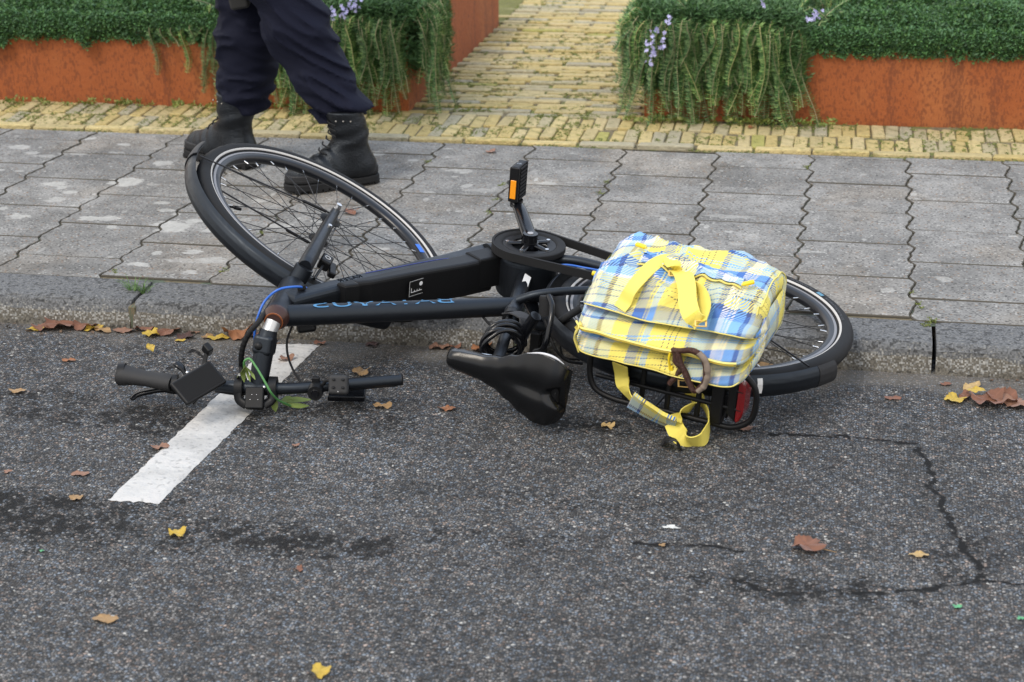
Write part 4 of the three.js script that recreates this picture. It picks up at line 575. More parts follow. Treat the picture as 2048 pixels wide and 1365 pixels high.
// mudguards
function guard(R, a0, a1, hw, dp, n = 60) { const prof = [], m = 10; for (let i = 0; i <= m; i++) { const s = -1 + 2 * i / m; prof.push([R + dp * Math.sqrt(Math.max(0, 1 - s * s * 0.96)), s * hw]); } for (let i = m; i >= 0; i--) { const s = -1 + 2 * i / m; prof.push([R - 0.0018 + (dp - 0.0003) * Math.sqrt(Math.max(0, 1 - s * s * 0.96)), s * (hw - 0.0015)]); }
  const pos = [], idx = [], k = prof.length; for (let i = 0; i <= n; i++) { const a = lerp(a0, a1, i / n), c = Math.cos(a), s = Math.sin(a); for (const [r, z] of prof) pos.push(c * r, s * r, z); } for (let i = 0; i < n; i++) for (let j = 0; j < k; j++) { const a = i * k + j, b = i * k + (j + 1) % k; idx.push(a, a + k, b, b, a + k, b + k); }
  for (const e of [0, n]) for (let j = 0; j < m; j++) { const b = e * k, q = k - 1; idx.push(b + j, b + j + 1, b + q - j, b + j + 1, b + q - j - 1, b + q - j); }
  const g = new THREE.BufferGeometry(); g.setAttribute('position', new THREE.Float32BufferAttribute(pos, 3)); g.setIndex(idx); const u = []; for (let i = 0; i < pos.length; i += 3) u.push(Math.atan2(pos[i + 1], pos[i]) * 2, pos[i + 2] * 8); g.setAttribute('uv', new THREE.Float32BufferAttribute(u, 2)); return toCreasedNormals(g, 0.9); }
{ const fm = part('front_mudguard', bike); fm.applyMatrix4(frontM); const d2 = Math.PI / 180, pt = (r, a, z) => V(Math.cos(a * d2) * r, Math.sin(a * d2) * r, z);
  mesh('blade', guard(0.368, 14 * d2, 148 * d2, 0.026, 0.016), paint, fm);
  mesh('mud_flap', guard(0.3705, 11.5 * d2, 25 * d2, 0.031, 0.017, 14), phys([0.02, 0.021, 0.024], 0.6), fm);
  for (const s of [1, -1]) { mesh('stay', rod(pt(0.012, 30, 0.05 * s), pt(0.362, 25, 0.026 * s), 0.0024, 0.0022, 8), spokeMat, fm); mesh('stay_sleeve', rod(pt(0.02, 30, 0.0495 * s), pt(0.085, 26, 0.046 * s), 0.0042, 0.0042, 8), plastic, fm); }
  const rm = part('rear_mudguard', bike); rm.position.copy(rearHub);
  mesh('blade', guard(0.368, -16 * d2, 160 * d2, 0.027, 0.016), paint, rm);
  for (const s of [1, -1]) { mesh('stay', rod(pt(0.02, 150, 0.058 * s), pt(0.364, 149, 0.027 * s), 0.0024, 0.0022, 8), spokeMat, rm); mesh('stay', rod(pt(0.02, 95, 0.058 * s), pt(0.364, 92, 0.027 * s), 0.0024, 0.0022, 8), spokeMat, rm); }
  mesh('end_cap', guard(0.3686, 152 * d2, 161 * d2, 0.0275, 0.0165, 10), phys([0.012, 0.012, 0.013], 0.75), rm);
  mesh('white_sticker', ribbon([pt(0.3835, 128, -0.012), pt(0.3848, 128, 0), pt(0.383, 128, 0.013), pt(0.3775, 128, 0.022)], [pt(1, 38, 0)], 0.012, 0.0006), white, rm); }
// fork, carrying the front brake
{ const fork = part('fork', bike); fork.applyMatrix4(steerM); const cr = headBot.clone().addScaledVector(sAx, -0.03);
  mesh('crown', sweep([cr.clone().add(V(0, 0, -0.052)), cr.clone().addScaledVector(sAx, 0.012), cr.clone().add(V(0, 0, 0.052))], 0.023, { m: 16, n: 16 }), paint, fork);
  mesh('crown_race', sweep([headBot.clone().addScaledVector(sAx, 0.002), headBot.clone().addScaledVector(sAx, -0.026)], t => lerp(0.028, 0.024, t), { straight: true, m: 18, n: 4 }), plastic, fork);
  for (const s of [1, -1]) { const leg = mesh('fork_leg', sweep([cr.clone().add(V(0, 0, 0.05 * s)), cr.clone().lerp(hub0, 0.3).add(V(0, 0, 0.056 * s)), cr.clone().lerp(hub0, 0.75).add(V(0, 0, 0.057 * s)), hub0.clone().add(V(0, 0, 0.057 * s)).addScaledVector(sAx, -0.006)], t => t < 0.02 ? 0.02 : lerp(0.0235, 0.0145, sm(0.05, 1, t)), { n: 26, m: 16, squash: [1, 0.82], up: [0, 0, 1] }), paint, fork); }
  mesh('axle_nut', merge([sweep([hub0.clone().add(V(0, 0, 0.064)), hub0.clone().add(V(0, 0, 0.083))], t => t > 0.5 ? 0.0075 : 0.0088, { straight: true, m: 8, n: 4 }), sweep([hub0.clone().add(V(0, 0, -0.064)), hub0.clone().add(V(0, 0, -0.08))], 0.0085, { straight: true, m: 8 }), rod(hub0.clone().lerp(cr, 0.36).add(V(-0.005, 0, 0.07)), hub0.clone().lerp(cr, 0.36).add(V(-0.005, 0, 0.079)), 0.006, 0.005, 10)]), steel, fork);
  const bp = V([0.431, 0.2718, 0.03]); const br = mesh('brake_caliper', merge([at(rbox(0.03, 0.045, 0.028, 0.006, 2), bp, euler(0, 0, 0.3)), at(rbox(0.02, 0.06, 0.016, 0.005, 2), bp.clone().add(V(-0.018, -0.02, -0.016)), euler(0, 0, 0.5)), rod(bp, bp.clone().add(V(-0.03, 0.11, 0.0)), 0.0035, 0.0035, 8), rod(bp.clone().add(V(0.02, 0.02, 0)), bp.clone().add(V(0.01, 0.12, 0.0)), 0.0035, 0.0035, 8)]), plastic, fork);
  mesh('brake_emblem', at(new THREE.TorusGeometry(0.0068, 0.0011, 6, 20), bp.clone().add(V(0, 0, 0.0146))), white, fork);
  mesh('brake_bolt', merge([at(new THREE.SphereGeometry(0.0065, 10, 8), cr.clone().add(V(0.022, -0.03, 0.056)))]), steel, fork); }
// seat post, saddle
B2('seat_post', sweep([onST(0.27), onST(0.575)], 0.0138, { straight: true, m: 14 }), paint);
B2('seat_clamp', merge([sweep([onST(0.30), onST(0.325)], 0.0215, { straight: true, m: 18 }), at(rbox(0.03, 0.02, 0.02, 0.004, 2), onST(0.312).add(V(-0.024, -0.006, 0)))]), plastic);
B2('rubber_flap', ribbon([onST(0.335).add(V(0.012, 0, 0.017)), onST(0.345).add(V(-0.012, 0.0, 0.028)), onST(0.345).add(V(-0.04, 0.01, 0.024)), onST(0.34).add(V(-0.05, 0.035, 0.006))], [V(0.3, 1, 0.2)], t => 0.03 + 0.012 * Math.sin(t * 3), 0.003), phys([0.03, 0.03, 0.032], 0.75));
{ const S = part('saddle', bike); S.position.set(-0.196, 0.578, -0.012); S.rotation.set(0, -0.085, 0.02);
  const half = s => { const k = [[0, 0.012], [0.04, 0.0205], [0.12, 0.0245], [0.28, 0.0285], [0.42, 0.038], [0.55, 0.055], [0.68, 0.074], [0.8, 0.0845], [0.9, 0.0825], [0.97, 0.071], [1, 0.058]]; for (let i = 0; i + 1 < k.length; i++) if (s <= k[i + 1][0]) return lerp(k[i][1], k[i + 1][1], sm(0, 1, (s - k[i][0]) / (k[i + 1][0] - k[i][0]) * 0.98 + 0.01)); return 0.058; };
  const n = 60, m = 44, pos = [], uv = [], idx = [];
  for (let i = 0; i <= n; i++) for (let j = 0; j <= m; j++) {
    const s = i / n, a = -1.25 + 2.5 * j / m, w = half(s), zz = Math.sin(a * 1.256) , q = Math.abs(a) / 1.25;
    const lat = Math.sign(a) * Math.pow(Math.min(1, Math.abs(Math.sin(Math.min(1.5708, Math.abs(a) * 1.45)))), 0.9), z = w * lat * (q > 0.85 ? lerp(1, 0.86, (q - 0.85) / 0.15) : 1);
    const wide = sm(0.4, 0.8, s), dome = -0.0115 * Math.pow(Math.abs(lat), 2.4) * (1 + 0.3 * wide) - (q > 0.8 ? (q - 0.8) * 0.11 : 0), valley = -0.010 * Math.exp(-((z / 0.017) ** 2)) * sm(0.42, 0.75, s), prof = 0.012 * sm(0.35, 1, s) - 0.006 * Math.sin(s * 3.14);
    const tail = 0.03 * Math.exp(-((z / 0.021) ** 2)) * sm(0.78, 1, s) - 0.004 * sm(0.9, 1, s);
    let y = 0.016 + dome + valley + prof; const er = s > 0.9 ? (s - 0.9) / 0.1 : s < 0.07 ? (0.07 - s) / 0.07 : 0; y -= 0.019 * (1 - Math.sqrt(Math.max(0, 1 - er * er)));
    pos.push(0.142 - 0.282 * s + tail, y, z); uv.push(s, j / m);
  }
  for (let i = 0; i < n; i++) for (let j = 0; j < m; j++) { const a = i * (m + 1) + j, b = a + 1, c = a + m + 1, d = c + 1; idx.push(a, b, c, b, d, c); }
  for (const e of [0, n]) { const b = e * (m + 1); for (let j = 1; j < m; j++) e ? idx.push(b, b + j, b + j + 1) : idx.push(b, b + j + 1, b + j); }
  const g = new THREE.BufferGeometry(); g.setAttribute('position', new THREE.Float32BufferAttribute(pos, 3)); g.setAttribute('uv', new THREE.Float32BufferAttribute(uv, 2)); g.setIndex(idx); g.computeVertexNormals();
  const skin = phys([0.004, 0.0043, 0.005], 0.27, { side: THREE.DoubleSide, specularIntensity: 0.75 }); mesh('cover', g, skin, S, 'smooth black saddle cover with two rear lobes');
  mesh('saddle_base', merge([at(rbox(0.2, 0.016, 0.045, 0.007, 2), [-0.02, -0.010, 0]), at(rbox(0.09, 0.018, 0.13, 0.008, 2), [-0.085, -0.006, 0])]), plastic, S);
  for (const s of [1, -1]) mesh('rail', sweep([V(0.11, -0.012, 0.012 * s), V(0.06, -0.028, 0.02 * s), V(-0.02, -0.034, 0.022 * s), V(-0.1, -0.016, 0.03 * s)], 0.0036, { m: 8 }), steel, S);
  mesh('reflective_trim', sweep([V(-0.045, 0.006, 0.0745), V(-0.08, 0.006, 0.085), V(-0.11, 0.0045, 0.0835), V(-0.131, 0.002, 0.0745)], t => 0.0026 * Math.sin(Math.PI * clamp(t, 0.03, 0.97)) + 0.0004, { m: 8 }), std([0.6, 0.6, 0.62], 0.3), S);
  const tx = letters('selle', 0.009); tx.rotateX(-0.55); tx.rotateY(Math.PI); mesh('saddle_lettering', tx, new THREE.MeshStandardMaterial({ color: 0xbfc2c6, side: THREE.DoubleSide }), S).position.set(0.113, 0.009, 0.024);
  mesh('rear_emblem', at(new THREE.TorusGeometry(0.006, 0.001, 6, 20).rotateY(Math.PI / 2), V(-0.1225, -0.004, 0)), white, S);
  mesh('rail_clamp', merge([at(rbox(0.045, 0.028, 0.05, 0.006, 2), [-0.0, -0.04, 0])]), plastic, S); }
// rear rack with light
{ const rk = part('rear_rack', bike), y = 0.44, rp = (x, z) => V(x, y, z), loop = [];
  for (const [x, z] of [[-0.355, 0.055], [-0.345, 0.03], [-0.345, -0.025], [-0.36, -0.055], [-0.40, -0.069], [-0.5, -0.068], [-0.63, -0.068], [-0.685, -0.066], [-0.722, -0.04], [-0.73, 0.0], [-0.722, 0.04], [-0.69, 0.064], [-0.6, 0.069], [-0.5, 0.069], [-0.39, 0.068]]) loop.push(rp(x, z));
  mesh('rack_loop', sweep(loop, 0.0068, { closed: true, n: 110, m: 10 }), plastic, rk);
  for (const z of [-0.022, 0.022]) mesh('rack_rail', rod([-0.36, y, z], [-0.70, y, z], 0.0055, 0.0055, 8), plastic, rk);
  for (const x of [-0.43, -0.47, -0.53, -0.6]) mesh('rack_bar', rod([x, y - 0.003, -0.066], [x, y - 0.003, 0.066], 0.0065, 0.0065, 8), plastic, rk);
  for (const s of [1, -1]) { mesh('rack_leg', sweep([V(-0.5, y, 0.066 * s), V(-0.49, 0.25, 0.078 * s), rearHub.clone().add(V(-0.01, 0.02, 0.078 * s))], 0.006, { m: 8 }), plastic, rk); mesh('rack_leg', sweep([V(-0.64, y, 0.066 * s), V(-0.57, 0.25, 0.078 * s), rearHub.clone().add(V(-0.015, 0.02, 0.078 * s))], 0.006, { m: 8 }), plastic, rk); }
  mesh('rack_plate', at(rbox(0.028, 0.03, 0.125, 0.004, 2), [-0.645, y - 0.006, -0.003]), plastic, rk);
  mesh('spring_clip', merge([at(rbox(0.03, 0.03, 0.05, 0.004, 2), [-0.665, y - 0.02, -0.02]), rod([-0.66, y - 0.01, -0.05], [-0.68, y - 0.02, 0.02], 0.008, 0.006, 8)]), plastic, rk);
  const ls = new THREE.Shape(); ls.moveTo(-0.052, 0); ls.quadraticCurveTo(-0.05, -0.012, -0.02, -0.016); ls.lineTo(0.03, -0.016); ls.quadraticCurveTo(0.052, -0.012, 0.054, 0); ls.closePath();
  const toRear = (g, dx) => g.applyMatrix4(new THREE.Matrix4().makeBasis(V(0, 0, 1), V(1, 0, 0), V(0, 1, 0))).translate(-0.688 + dx, y - 0.02, -0.002);
  mesh('light_housing', toRear(extrude([[-0.05, 0], [-0.035, 0.022], [0.035, 0.022], [0.05, 0]], 0.05, 0.005, 2), 0), plastic, rk);
  mesh('red_lens', toRear(extrude(ls, 0.05, 0.006, 3, 10), -0.001), redLens, rk, 'red rear light lens'); }
// stem, handlebar and its fittings, twisted round by the fall
const Bp = p => V(p);
{ const stem = part('stem', bike), s0 = headTop.clone().addScaledVector(sAx, 0.03), a = Bp([0.3616, 0.6417, -0.0158]), j = Bp([0.3631, 0.6558, -0.0457]), e = Bp([0.3599, 0.6869, -0.1328]);
  mesh('steel_spacer', sweep([s0, a.clone().lerp(j, 0.35)], 0.0175, { straight: true, m: 16 }), std([0.5, 0.5, 0.5], 0.35, { metalness: 0.7 }), stem);
  mesh('stem_joint', merge([sweep([a.clone().lerp(j, -0.05), j.clone().lerp(e, 0.1)], t => lerp(0.02, 0.0225, sm(0, 0.5, t)), { straight: true, n: 8, m: 16 }), at(rbox(0.046, 0.044, 0.046, 0.01, 3), j, basisQ(e.clone().sub(j), [0, 0, 1]))]), paint, stem);
  mesh('stem_extension', sweep([j, j.clone().lerp(e, 0.5), e], t => lerp(0.0235, 0.0215, t), { m: 16, n: 10, squash: [0.92, 1] }), paint, stem);
  mesh('joint_screw', at(new THREE.SphereGeometry(0.011, 14, 10), j.clone().add(V(0, 0.014, 0.0)).add(V(0.004, 0.004, 0.003))), plastic, stem);
}
{ const hb = part('handlebar', bike), L0 = Bp([0.6663, 0.7825, -0.1463]), L1 = Bp([0.533, 0.7712, -0.1393]), M0 = Bp([0.4387, 0.7214, -0.1415]), Cn = Bp([0.3605, 0.6945, -0.1386]), M1 = Bp([0.2767, 0.6645, -0.1291]), R1 = Bp([0.1797, 0.6076, -0.1173]), R2 = Bp([0.0712, 0.5368, -0.1068]);
  const toCam = Bp([0.2929, 0.8099, -0.1016]).sub(Bp([0.3605, 0.6945, -0.1386])).normalize();
  const wUp = V(0, 1, 0).applyQuaternion(bike.quaternion.clone().invert()), wTo = V(-0.17, 0, -0.95).negate().normalize().applyQuaternion(bike.quaternion.clone().invert()), bd = R2.clone().sub(L0).normalize();
  mesh('bar_tube', sweep([L0, L1, M0, Cn, M1, R1, R2], t => 0.0128 + 0.005 * Math.exp(-(((t - 0.48) / 0.1) ** 2)), { n: 60, m: 16 }), paint, hb);
  mesh('bare_bar_end', at(new THREE.TorusGeometry(0.0112, 0.0022, 8, 20), R2, basisQ(wTo, wUp)), plastic, hb, 'open end of the bare handlebar without a grip');
  mesh('grip', sweep([L0, L0.clone().lerp(L1, 0.5), L1], t => 0.0195 + 0.0045 * sm(0.3, 0, t) + 0.0012 * Math.sin(t * 9), { n: 26, m: 18, squash: [1.12, 0.95] }), phys([0.016, 0.016, 0.017], 0.7), hb);
  mesh('grip_ring', merge([sweep([L0.clone().addScaledVector(bd, -0.004), L0.clone().addScaledVector(bd, 0.012)], 0.0262, { straight: true, m: 20 }), sweep([L1, L1.clone().addScaledVector(bd, 0.012)], 0.021, { straight: true, m: 18 })]), plastic, hb);
  const P = (x, y, h) => 0; // (positions below are points in the bicycle's own axes)
  mesh('brake_lever', sweep([Bp([0.4978, 0.7451, -0.1547]), Bp([0.5407, 0.7447, -0.1711]), Bp([0.5711, 0.7474, -0.1741]), Bp([0.6019, 0.758, -0.1829]), Bp([0.6286, 0.7749, -0.193]), Bp([0.6325, 0.7874, -0.199])], t => 0.0115 - 0.004 * t, { m: 10, n: 30, squash: [1.1, 0.75] }), gloss, hb);
  mesh('lever_clamp', merge([sweep([Bp([0.5114, 0.7614, -0.1414]), Bp([0.4852, 0.7484, -0.1413])], 0.0175, { straight: true, m: 16 }), at(rbox(0.034, 0.024, 0.026, 0.006, 2), Bp([0.5128, 0.7382, -0.1615]), basisQ(bd, wUp))]), plastic, hb);
  const bell = mesh('shift_lever', sweep([Bp([0.5086, 0.7535, -0.1213]), Bp([0.5217, 0.7496, -0.1087]), Bp([0.5384, 0.7443, -0.1025])], t => lerp(0.006, 0.0125, sm(0.2, 0.8, t)), { m: 12, n: 12, squash: [1, 0.6] }), gloss, hb);
  mesh('lever_bolt', at(new THREE.SphereGeometry(0.0045, 10, 8), Bp([0.5031, 0.7581, -0.1105])), steel, hb);
  // phone holder
  const c0 = Bp([0.4399, 0.8126, -0.0982]), ex = Bp([0.4323, 0.7688, -0.0819]).sub(Bp([0.4604, 0.8375, -0.1155])).normalize(), ey0 = Bp([0.427, 0.7564, -0.0818]).sub(Bp([0.4589, 0.8621, -0.1135]));
  const q = (() => { const X = Bp([0.426, 0.7579, -0.0847]).sub(Bp([0.4647, 0.8531, -0.1114])).normalize(), up = wUp.clone().multiplyScalar(0.62).addScaledVector(wTo, 0.78); const Z = up.addScaledVector(X, -up.dot(X)).normalize(); return new THREE.Quaternion().setFromRotationMatrix(new THREE.Matrix4().makeBasis(X, Z.clone().cross(X), Z)); })();
  const dirn = (x, y, z) => V(x, y, z).applyQuaternion(q);
  mesh('phone_pad', merge([at(rbox(0.112, 0.066, 0.012, 0.006, 3), c0, q)]), plastic, hb);
  mesh('pad_face', at(rbox(0.1, 0.055, 0.003, 0.001, 1), c0.clone().add(dirn(0, 0, 0.005)), q), phys([0.009, 0.009, 0.0095], 0.8, { specularIntensity: 0.4 }), hb);
  mesh('holder_arm', merge([sweep([c0.clone().add(dirn(0.03, 0.015, -0.008)), c0.clone().add(dirn(0.045, 0.035, -0.01)), c0.clone().add(dirn(0.062, 0.052, 0.004))], 0.006, { m: 8, squash: [0.6, 1.3] }), at(rbox(0.016, 0.024, 0.026, 0.004, 2), c0.clone().add(dirn(0.066, 0.055, 0.01)), q)]), plastic, hb);
  mesh('holder_arm', merge([sweep([c0.clone().add(dirn(-0.03, -0.015, -0.008)), c0.clone().add(dirn(-0.032, -0.034, -0.008))], 0.007, { m: 8, squash: [0.5, 1.3] })]), plastic, hb);
  mesh('holder_ball', merge([rod(c0.clone().add(dirn(0, 0, -0.004)), M0.clone().lerp(L1, 0.45), 0.009, 0.012, 12)]), plastic, hb);
  // display mount in the middle
  for (const t of [-1, 1]) { const k = Cn.clone().addScaledVector(bd, 0.0385 * t); mesh('mount_arm', merge([sweep([k.clone().addScaledVector(bd, -0.009), k.clone().addScaledVector(bd, 0.009)], 0.028, { straight: true, m: 18 }), sweep([k.clone().addScaledVector(wTo, 0.018), k.clone().addScaledVector(wTo, 0.026).addScaledVector(wUp, -0.018).addScaledVector(bd, -0.002 * t), Cn.clone().addScaledVector(bd, 0.02 * t).addScaledVector(wTo, 0.034).addScaledVector(wUp, -0.028)], 0.0105, { m: 8, squash: [0.8, 1.1] })]), plastic, hb); }
  const bc = Cn.clone().addScaledVector(wTo, 0.032).addScaledVector(wUp, -0.012), bq = basisQ(bd, wUp.clone().multiplyScalar(0.85).addScaledVector(wTo, -0.5));
  mesh('display_socket', at(rbox(0.042, 0.05, 0.022, 0.004, 2), bc, bq), plastic, hb); const bl = (x, y, z) => V(x, y, z).applyQuaternion(bq).add(bc);
  mesh('contact_pins', merge([[-0.005, 0.007], [0.005, 0.007], [-0.009, -0.004], [0.009, -0.004]].map(([x, y]) => at(new THREE.SphereGeometry(0.0013, 6, 5), bl(x, y, 0.0102)))), steel, hb);
  mesh('socket_frame', at(rbox(0.03, 0.024, 0.002, 0.001, 1), bl(0, 0.002, 0.0095), bq), phys([0.008, 0.008, 0.009], 0.4), hb);
  mesh('clamp_bolt', at(new THREE.SphereGeometry(0.0048, 10, 8), Cn.clone().addScaledVector(bd, 0.021).addScaledVector(wTo, 0.018).addScaledVector(wUp, 0.01)), steel, hb);
  // bell, control pad and display on the other half
  const bk = Bp([0.2337, 0.6445, -0.1275]); mesh('bell', merge([sweep([bk.clone().addScaledVector(wTo, 0.004), bk.clone().addScaledVector(wTo, 0.03)], t => 0.019 - 0.002 * t, { straight: true, m: 22 }), sweep([bk.clone().addScaledVector(bd, -0.009), bk.clone().addScaledVector(bd, 0.009)], 0.0155, { straight: true, m: 16 }), at(rbox(0.018, 0.03, 0.012, 0.003, 2), bk.clone().addScaledVector(wUp, 0.014), basisQ(bd, wUp))]), plastic, hb);
  mesh('bell_button', merge([at(new THREE.TorusGeometry(0.0085, 0.0012, 8, 22), bk.clone().addScaledVector(wTo, 0.0305), basisQ(bd, wUp)), sweep([bk.clone().addScaledVector(wTo, 0.028), bk.clone().addScaledVector(wTo, 0.0325)], 0.0072, { straight: true, m: 18 })]), gloss, hb);
  const cp = Bp([0.1746, 0.649, -0.1003]), cq = basisQ(bd, wUp.clone().multiplyScalar(0.9).addScaledVector(wTo, -0.35)), cl = (x, y, z) => V(x, y, z).applyQuaternion(cq).add(cp);
  mesh('control_pad', at(rbox(0.045, 0.044, 0.022, 0.008, 3), cp, cq), phys([0.022, 0.022, 0.023], 0.72), hb);
  mesh('pad_button', merge([[-1, 1], [1, 1], [-1, -1], [1, -1]].map(([x, y]) => at(new THREE.SphereGeometry(0.0042, 10, 8).scale(1, 1, 0.6), cl(x * 0.0105, y * 0.009 + 0.003, 0.0118)))), rubber, hb);
  mesh('pad_light', at(new THREE.SphereGeometry(0.0013, 6, 5), cl(0, -0.0155, 0.0102)), white, hb);
  mesh('pad_cable', sweep([cl(-0.016, 0.008, 0), Bp([0.2088, 0.6447, -0.1009]), Bp([0.2182, 0.6432, -0.1139])], 0.004, { m: 8 }), rubber, hb);
  mesh('display', at(rbox(0.085, 0.014, 0.052, 0.003, 2), Bp([0.1897, 0.5764, -0.1556]), basisQ(bd, wUp.clone().multiplyScalar(0.97).addScaledVector(wTo, 0.18))), gloss, hb);
  mesh('lower_lever', rod(Bp([0.1831, 0.5998, -0.134]), Bp([0.0823, 0.5358, -0.1241]), 0.004, 0.003, 8), plastic, hb);
}
// hoses and cables
B2('brake_hose', sweep([V([0.4238, 0.5016, 0.0052]), V([0.3868, 0.6371, 0.0036]), V([0.404, 0.6579, -0.0276]), V([0.4174, 0.6628, -0.069]), V([0.4204, 0.6609, -0.1146]), V([0.3951, 0.6849, -0.1364])], 0.0062, { m: 10, n: 40 }), rubber);
B2('hose_wrap', merge([...Array(11)].map((_, i) => { const c = new THREE.CatmullRomCurve3([V([0.3868, 0.6371, 0.0036]), V([0.404, 0.6579, -0.0276]), V([0.4174, 0.6628, -0.069]), V([0.4204, 0.6609, -0.1146])]); const t = i / 11; return sweep([c.getPoint(t), c.getPoint(t + 0.05)], 0.0068, { straight: true, m: 10 }); })), plastic);
B2('blue_cable', sweep([V([0.3634, 0.4291, 0.0087]), V([0.3661, 0.5161, 0.0467]), V([0.3914, 0.5501, 0.0453]), V([0.4151, 0.5673, 0.0184]), V([0.4189, 0.5912, -0.0113]), V([0.4238, 0.5972, -0.0518]), V([0.4202, 0.5971, -0.1018])], 0.003, { m: 8, n: 48 }), blueCable, bike, 'bright blue cable looping over the head tube');
B2('cable_clip', at(rbox(0.02, 0.006, 0.012, 0.002, 1), V([0.3627, 0.4912, 0.0361]), euler(0, 0.3, 0.6)), plastic);
B2('thin_cable', sweep([V([0.3553, 0.5425, -0.0368]), V([0.3559, 0.5655, -0.0662]), V([0.3439, 0.5828, -0.0946]), V([0.3114, 0.6084, -0.1205]), V([0.2747, 0.6309, -0.1362])], 0.0028, { m: 7, n: 30 }), rubber);
B2('headlight', merge([at(rbox(0.045, 0.03, 0.04, 0.008, 2), V([0.3561, 0.4765, -0.0593]), euler(0.2, 0.3, 0.4)), rod(V([0.3561, 0.4765, -0.0593]), headBot.clone().lerp(headTop, 0.5).add(V(0, 0, -0.02)), 0.006, 0.006, 8)]), plastic);
B2('brake_cable', sweep([V([0.4492, 0.7254, -0.1565]), V([0.4028, 0.7152, -0.1562]), V([0.3606, 0.7205, -0.1417])], 0.0027, { m: 6 }), rubber);
B2('rear_blue_cable', sweep([V(-0.07, 0.05, 0.035), V([-0.11, 0.0334, 0.045]), V([-0.1587, 0.0237, 0.045]), V([-0.22, 0.0313, 0.05]), V(-0.38, 0.08, 0.06)], 0.0026, { m: 7, n: 30 }), blueCable);
B2('frame_cable', sweep([V([0.0006, 0.278, -0.02]), V([-0.0385, 0.3051, -0.03]), V([-0.0815, 0.3379, -0.03])], 0.0032, { m: 7 }), rubber);
B2('kickstand', merge([sweep([rearHub.clone().add(V(0.12, -0.0, -0.055)), V(-0.28, 0.06, -0.085), V(-0.12, 0.1, -0.1)], 0.009, { m: 10 }), at(rbox(0.05, 0.03, 0.02, 0.005, 2), V(-0.355, 0.05, -0.06))]), plastic);
for (const [pts, r] of [[[[-0.1676, 0.286, 0.0071], [-0.2117, 0.3136, -0.0478], [-0.2364, 0.2975, -0.0761], [-0.2669, 0.2782, -0.0837]], 0.0036], [[[-0.1924, 0.2834, -0.0005], [-0.2145, 0.2961, 0.0222], [-0.2422, 0.2617, 0.044]], 0.009], [[[-0.2303, 0.2601, 0.0025], [-0.2097, 0.2783, -0.0493], [-0.2202, 0.2793, -0.0783], [-0.2562, 0.2681, -0.0801]], 0.003]]) B2('rear_cable', sweep(pts, r, { m: 8, n: 30 }), rubber);

// ---------------------------------------------------------------- cable lock wound round the seat post
{ const lk = thing('cable_lock', 'black spiral cable lock wound around the bicycle seat post', 'lock'); lk.position.copy(bike.position); lk.quaternion.copy(bike.quaternion);
  const pts = [], N = V(stDir.y, -stDir.x, 0); for (let i = 0; i <= 110; i++) { const t = i / 110, a = t * 2 * Math.PI * 5.4, l = 0.425 + 0.07 * t + 0.006 * Math.sin(a * 0.5), r = 0.03 + 0.012 * Math.abs(Math.sin(i * 0.21)) + 0.006 * t; pts.push(onST(l).addScaledVector(N, Math.cos(a) * r).add(V(0, 0, Math.sin(a) * r)).addScaledVector(stDir, 0.016 * Math.cos(a))); }
  mesh('coiled_cable', sweep(pts, 0.0052, { n: 330, m: 8 }), gloss, lk);
  const c1 = V([-0.1928, 0.4097, 0.0693]), c2 = V([-0.1632, 0.4053, 0.0159]); mesh('lock_body', merge([sweep([c1, c2], 0.0135, { straight: true, m: 18 }), sweep([c2, c2.clone().lerp(c1, -0.08)], 0.0155, { straight: true, m: 18 })]), gloss, lk);
  mesh('lock_cable', sweep([c2, V([-0.1513, 0.4028, -0.0056]), onST(0.42).add(V(0.02, 0, 0.03))], 0.0055, { m: 8 }), gloss, lk); mesh('lock_cable', sweep([c2.clone().add(V(-0.005, 0.004, 0)), V([-0.1714, 0.4085, -0.0083]), onST(0.46).add(V(-0.03, 0, 0.01))], 0.0055, { m: 8 }), gloss, lk);
  mesh('lock_cable', sweep([V([-0.2011, 0.3638, 0.1037]), V([-0.2197, 0.385, 0.0913]), V([-0.2302, 0.4148, 0.0582]), V([-0.2268, 0.4313, 0.0081]), V([-0.1923, 0.3959, -0.0268])], 0.0068, { m: 10, n: 36 }), gloss, lk);
  mesh('lock_plug', sweep([V([-0.1816, 0.3256, 0.0853]), V([-0.1887, 0.3367, 0.0412])], t => t < 0.08 ? 0.015 : 0.0165, { straight: true, n: 12, m: 18 }), rubber, lk); }
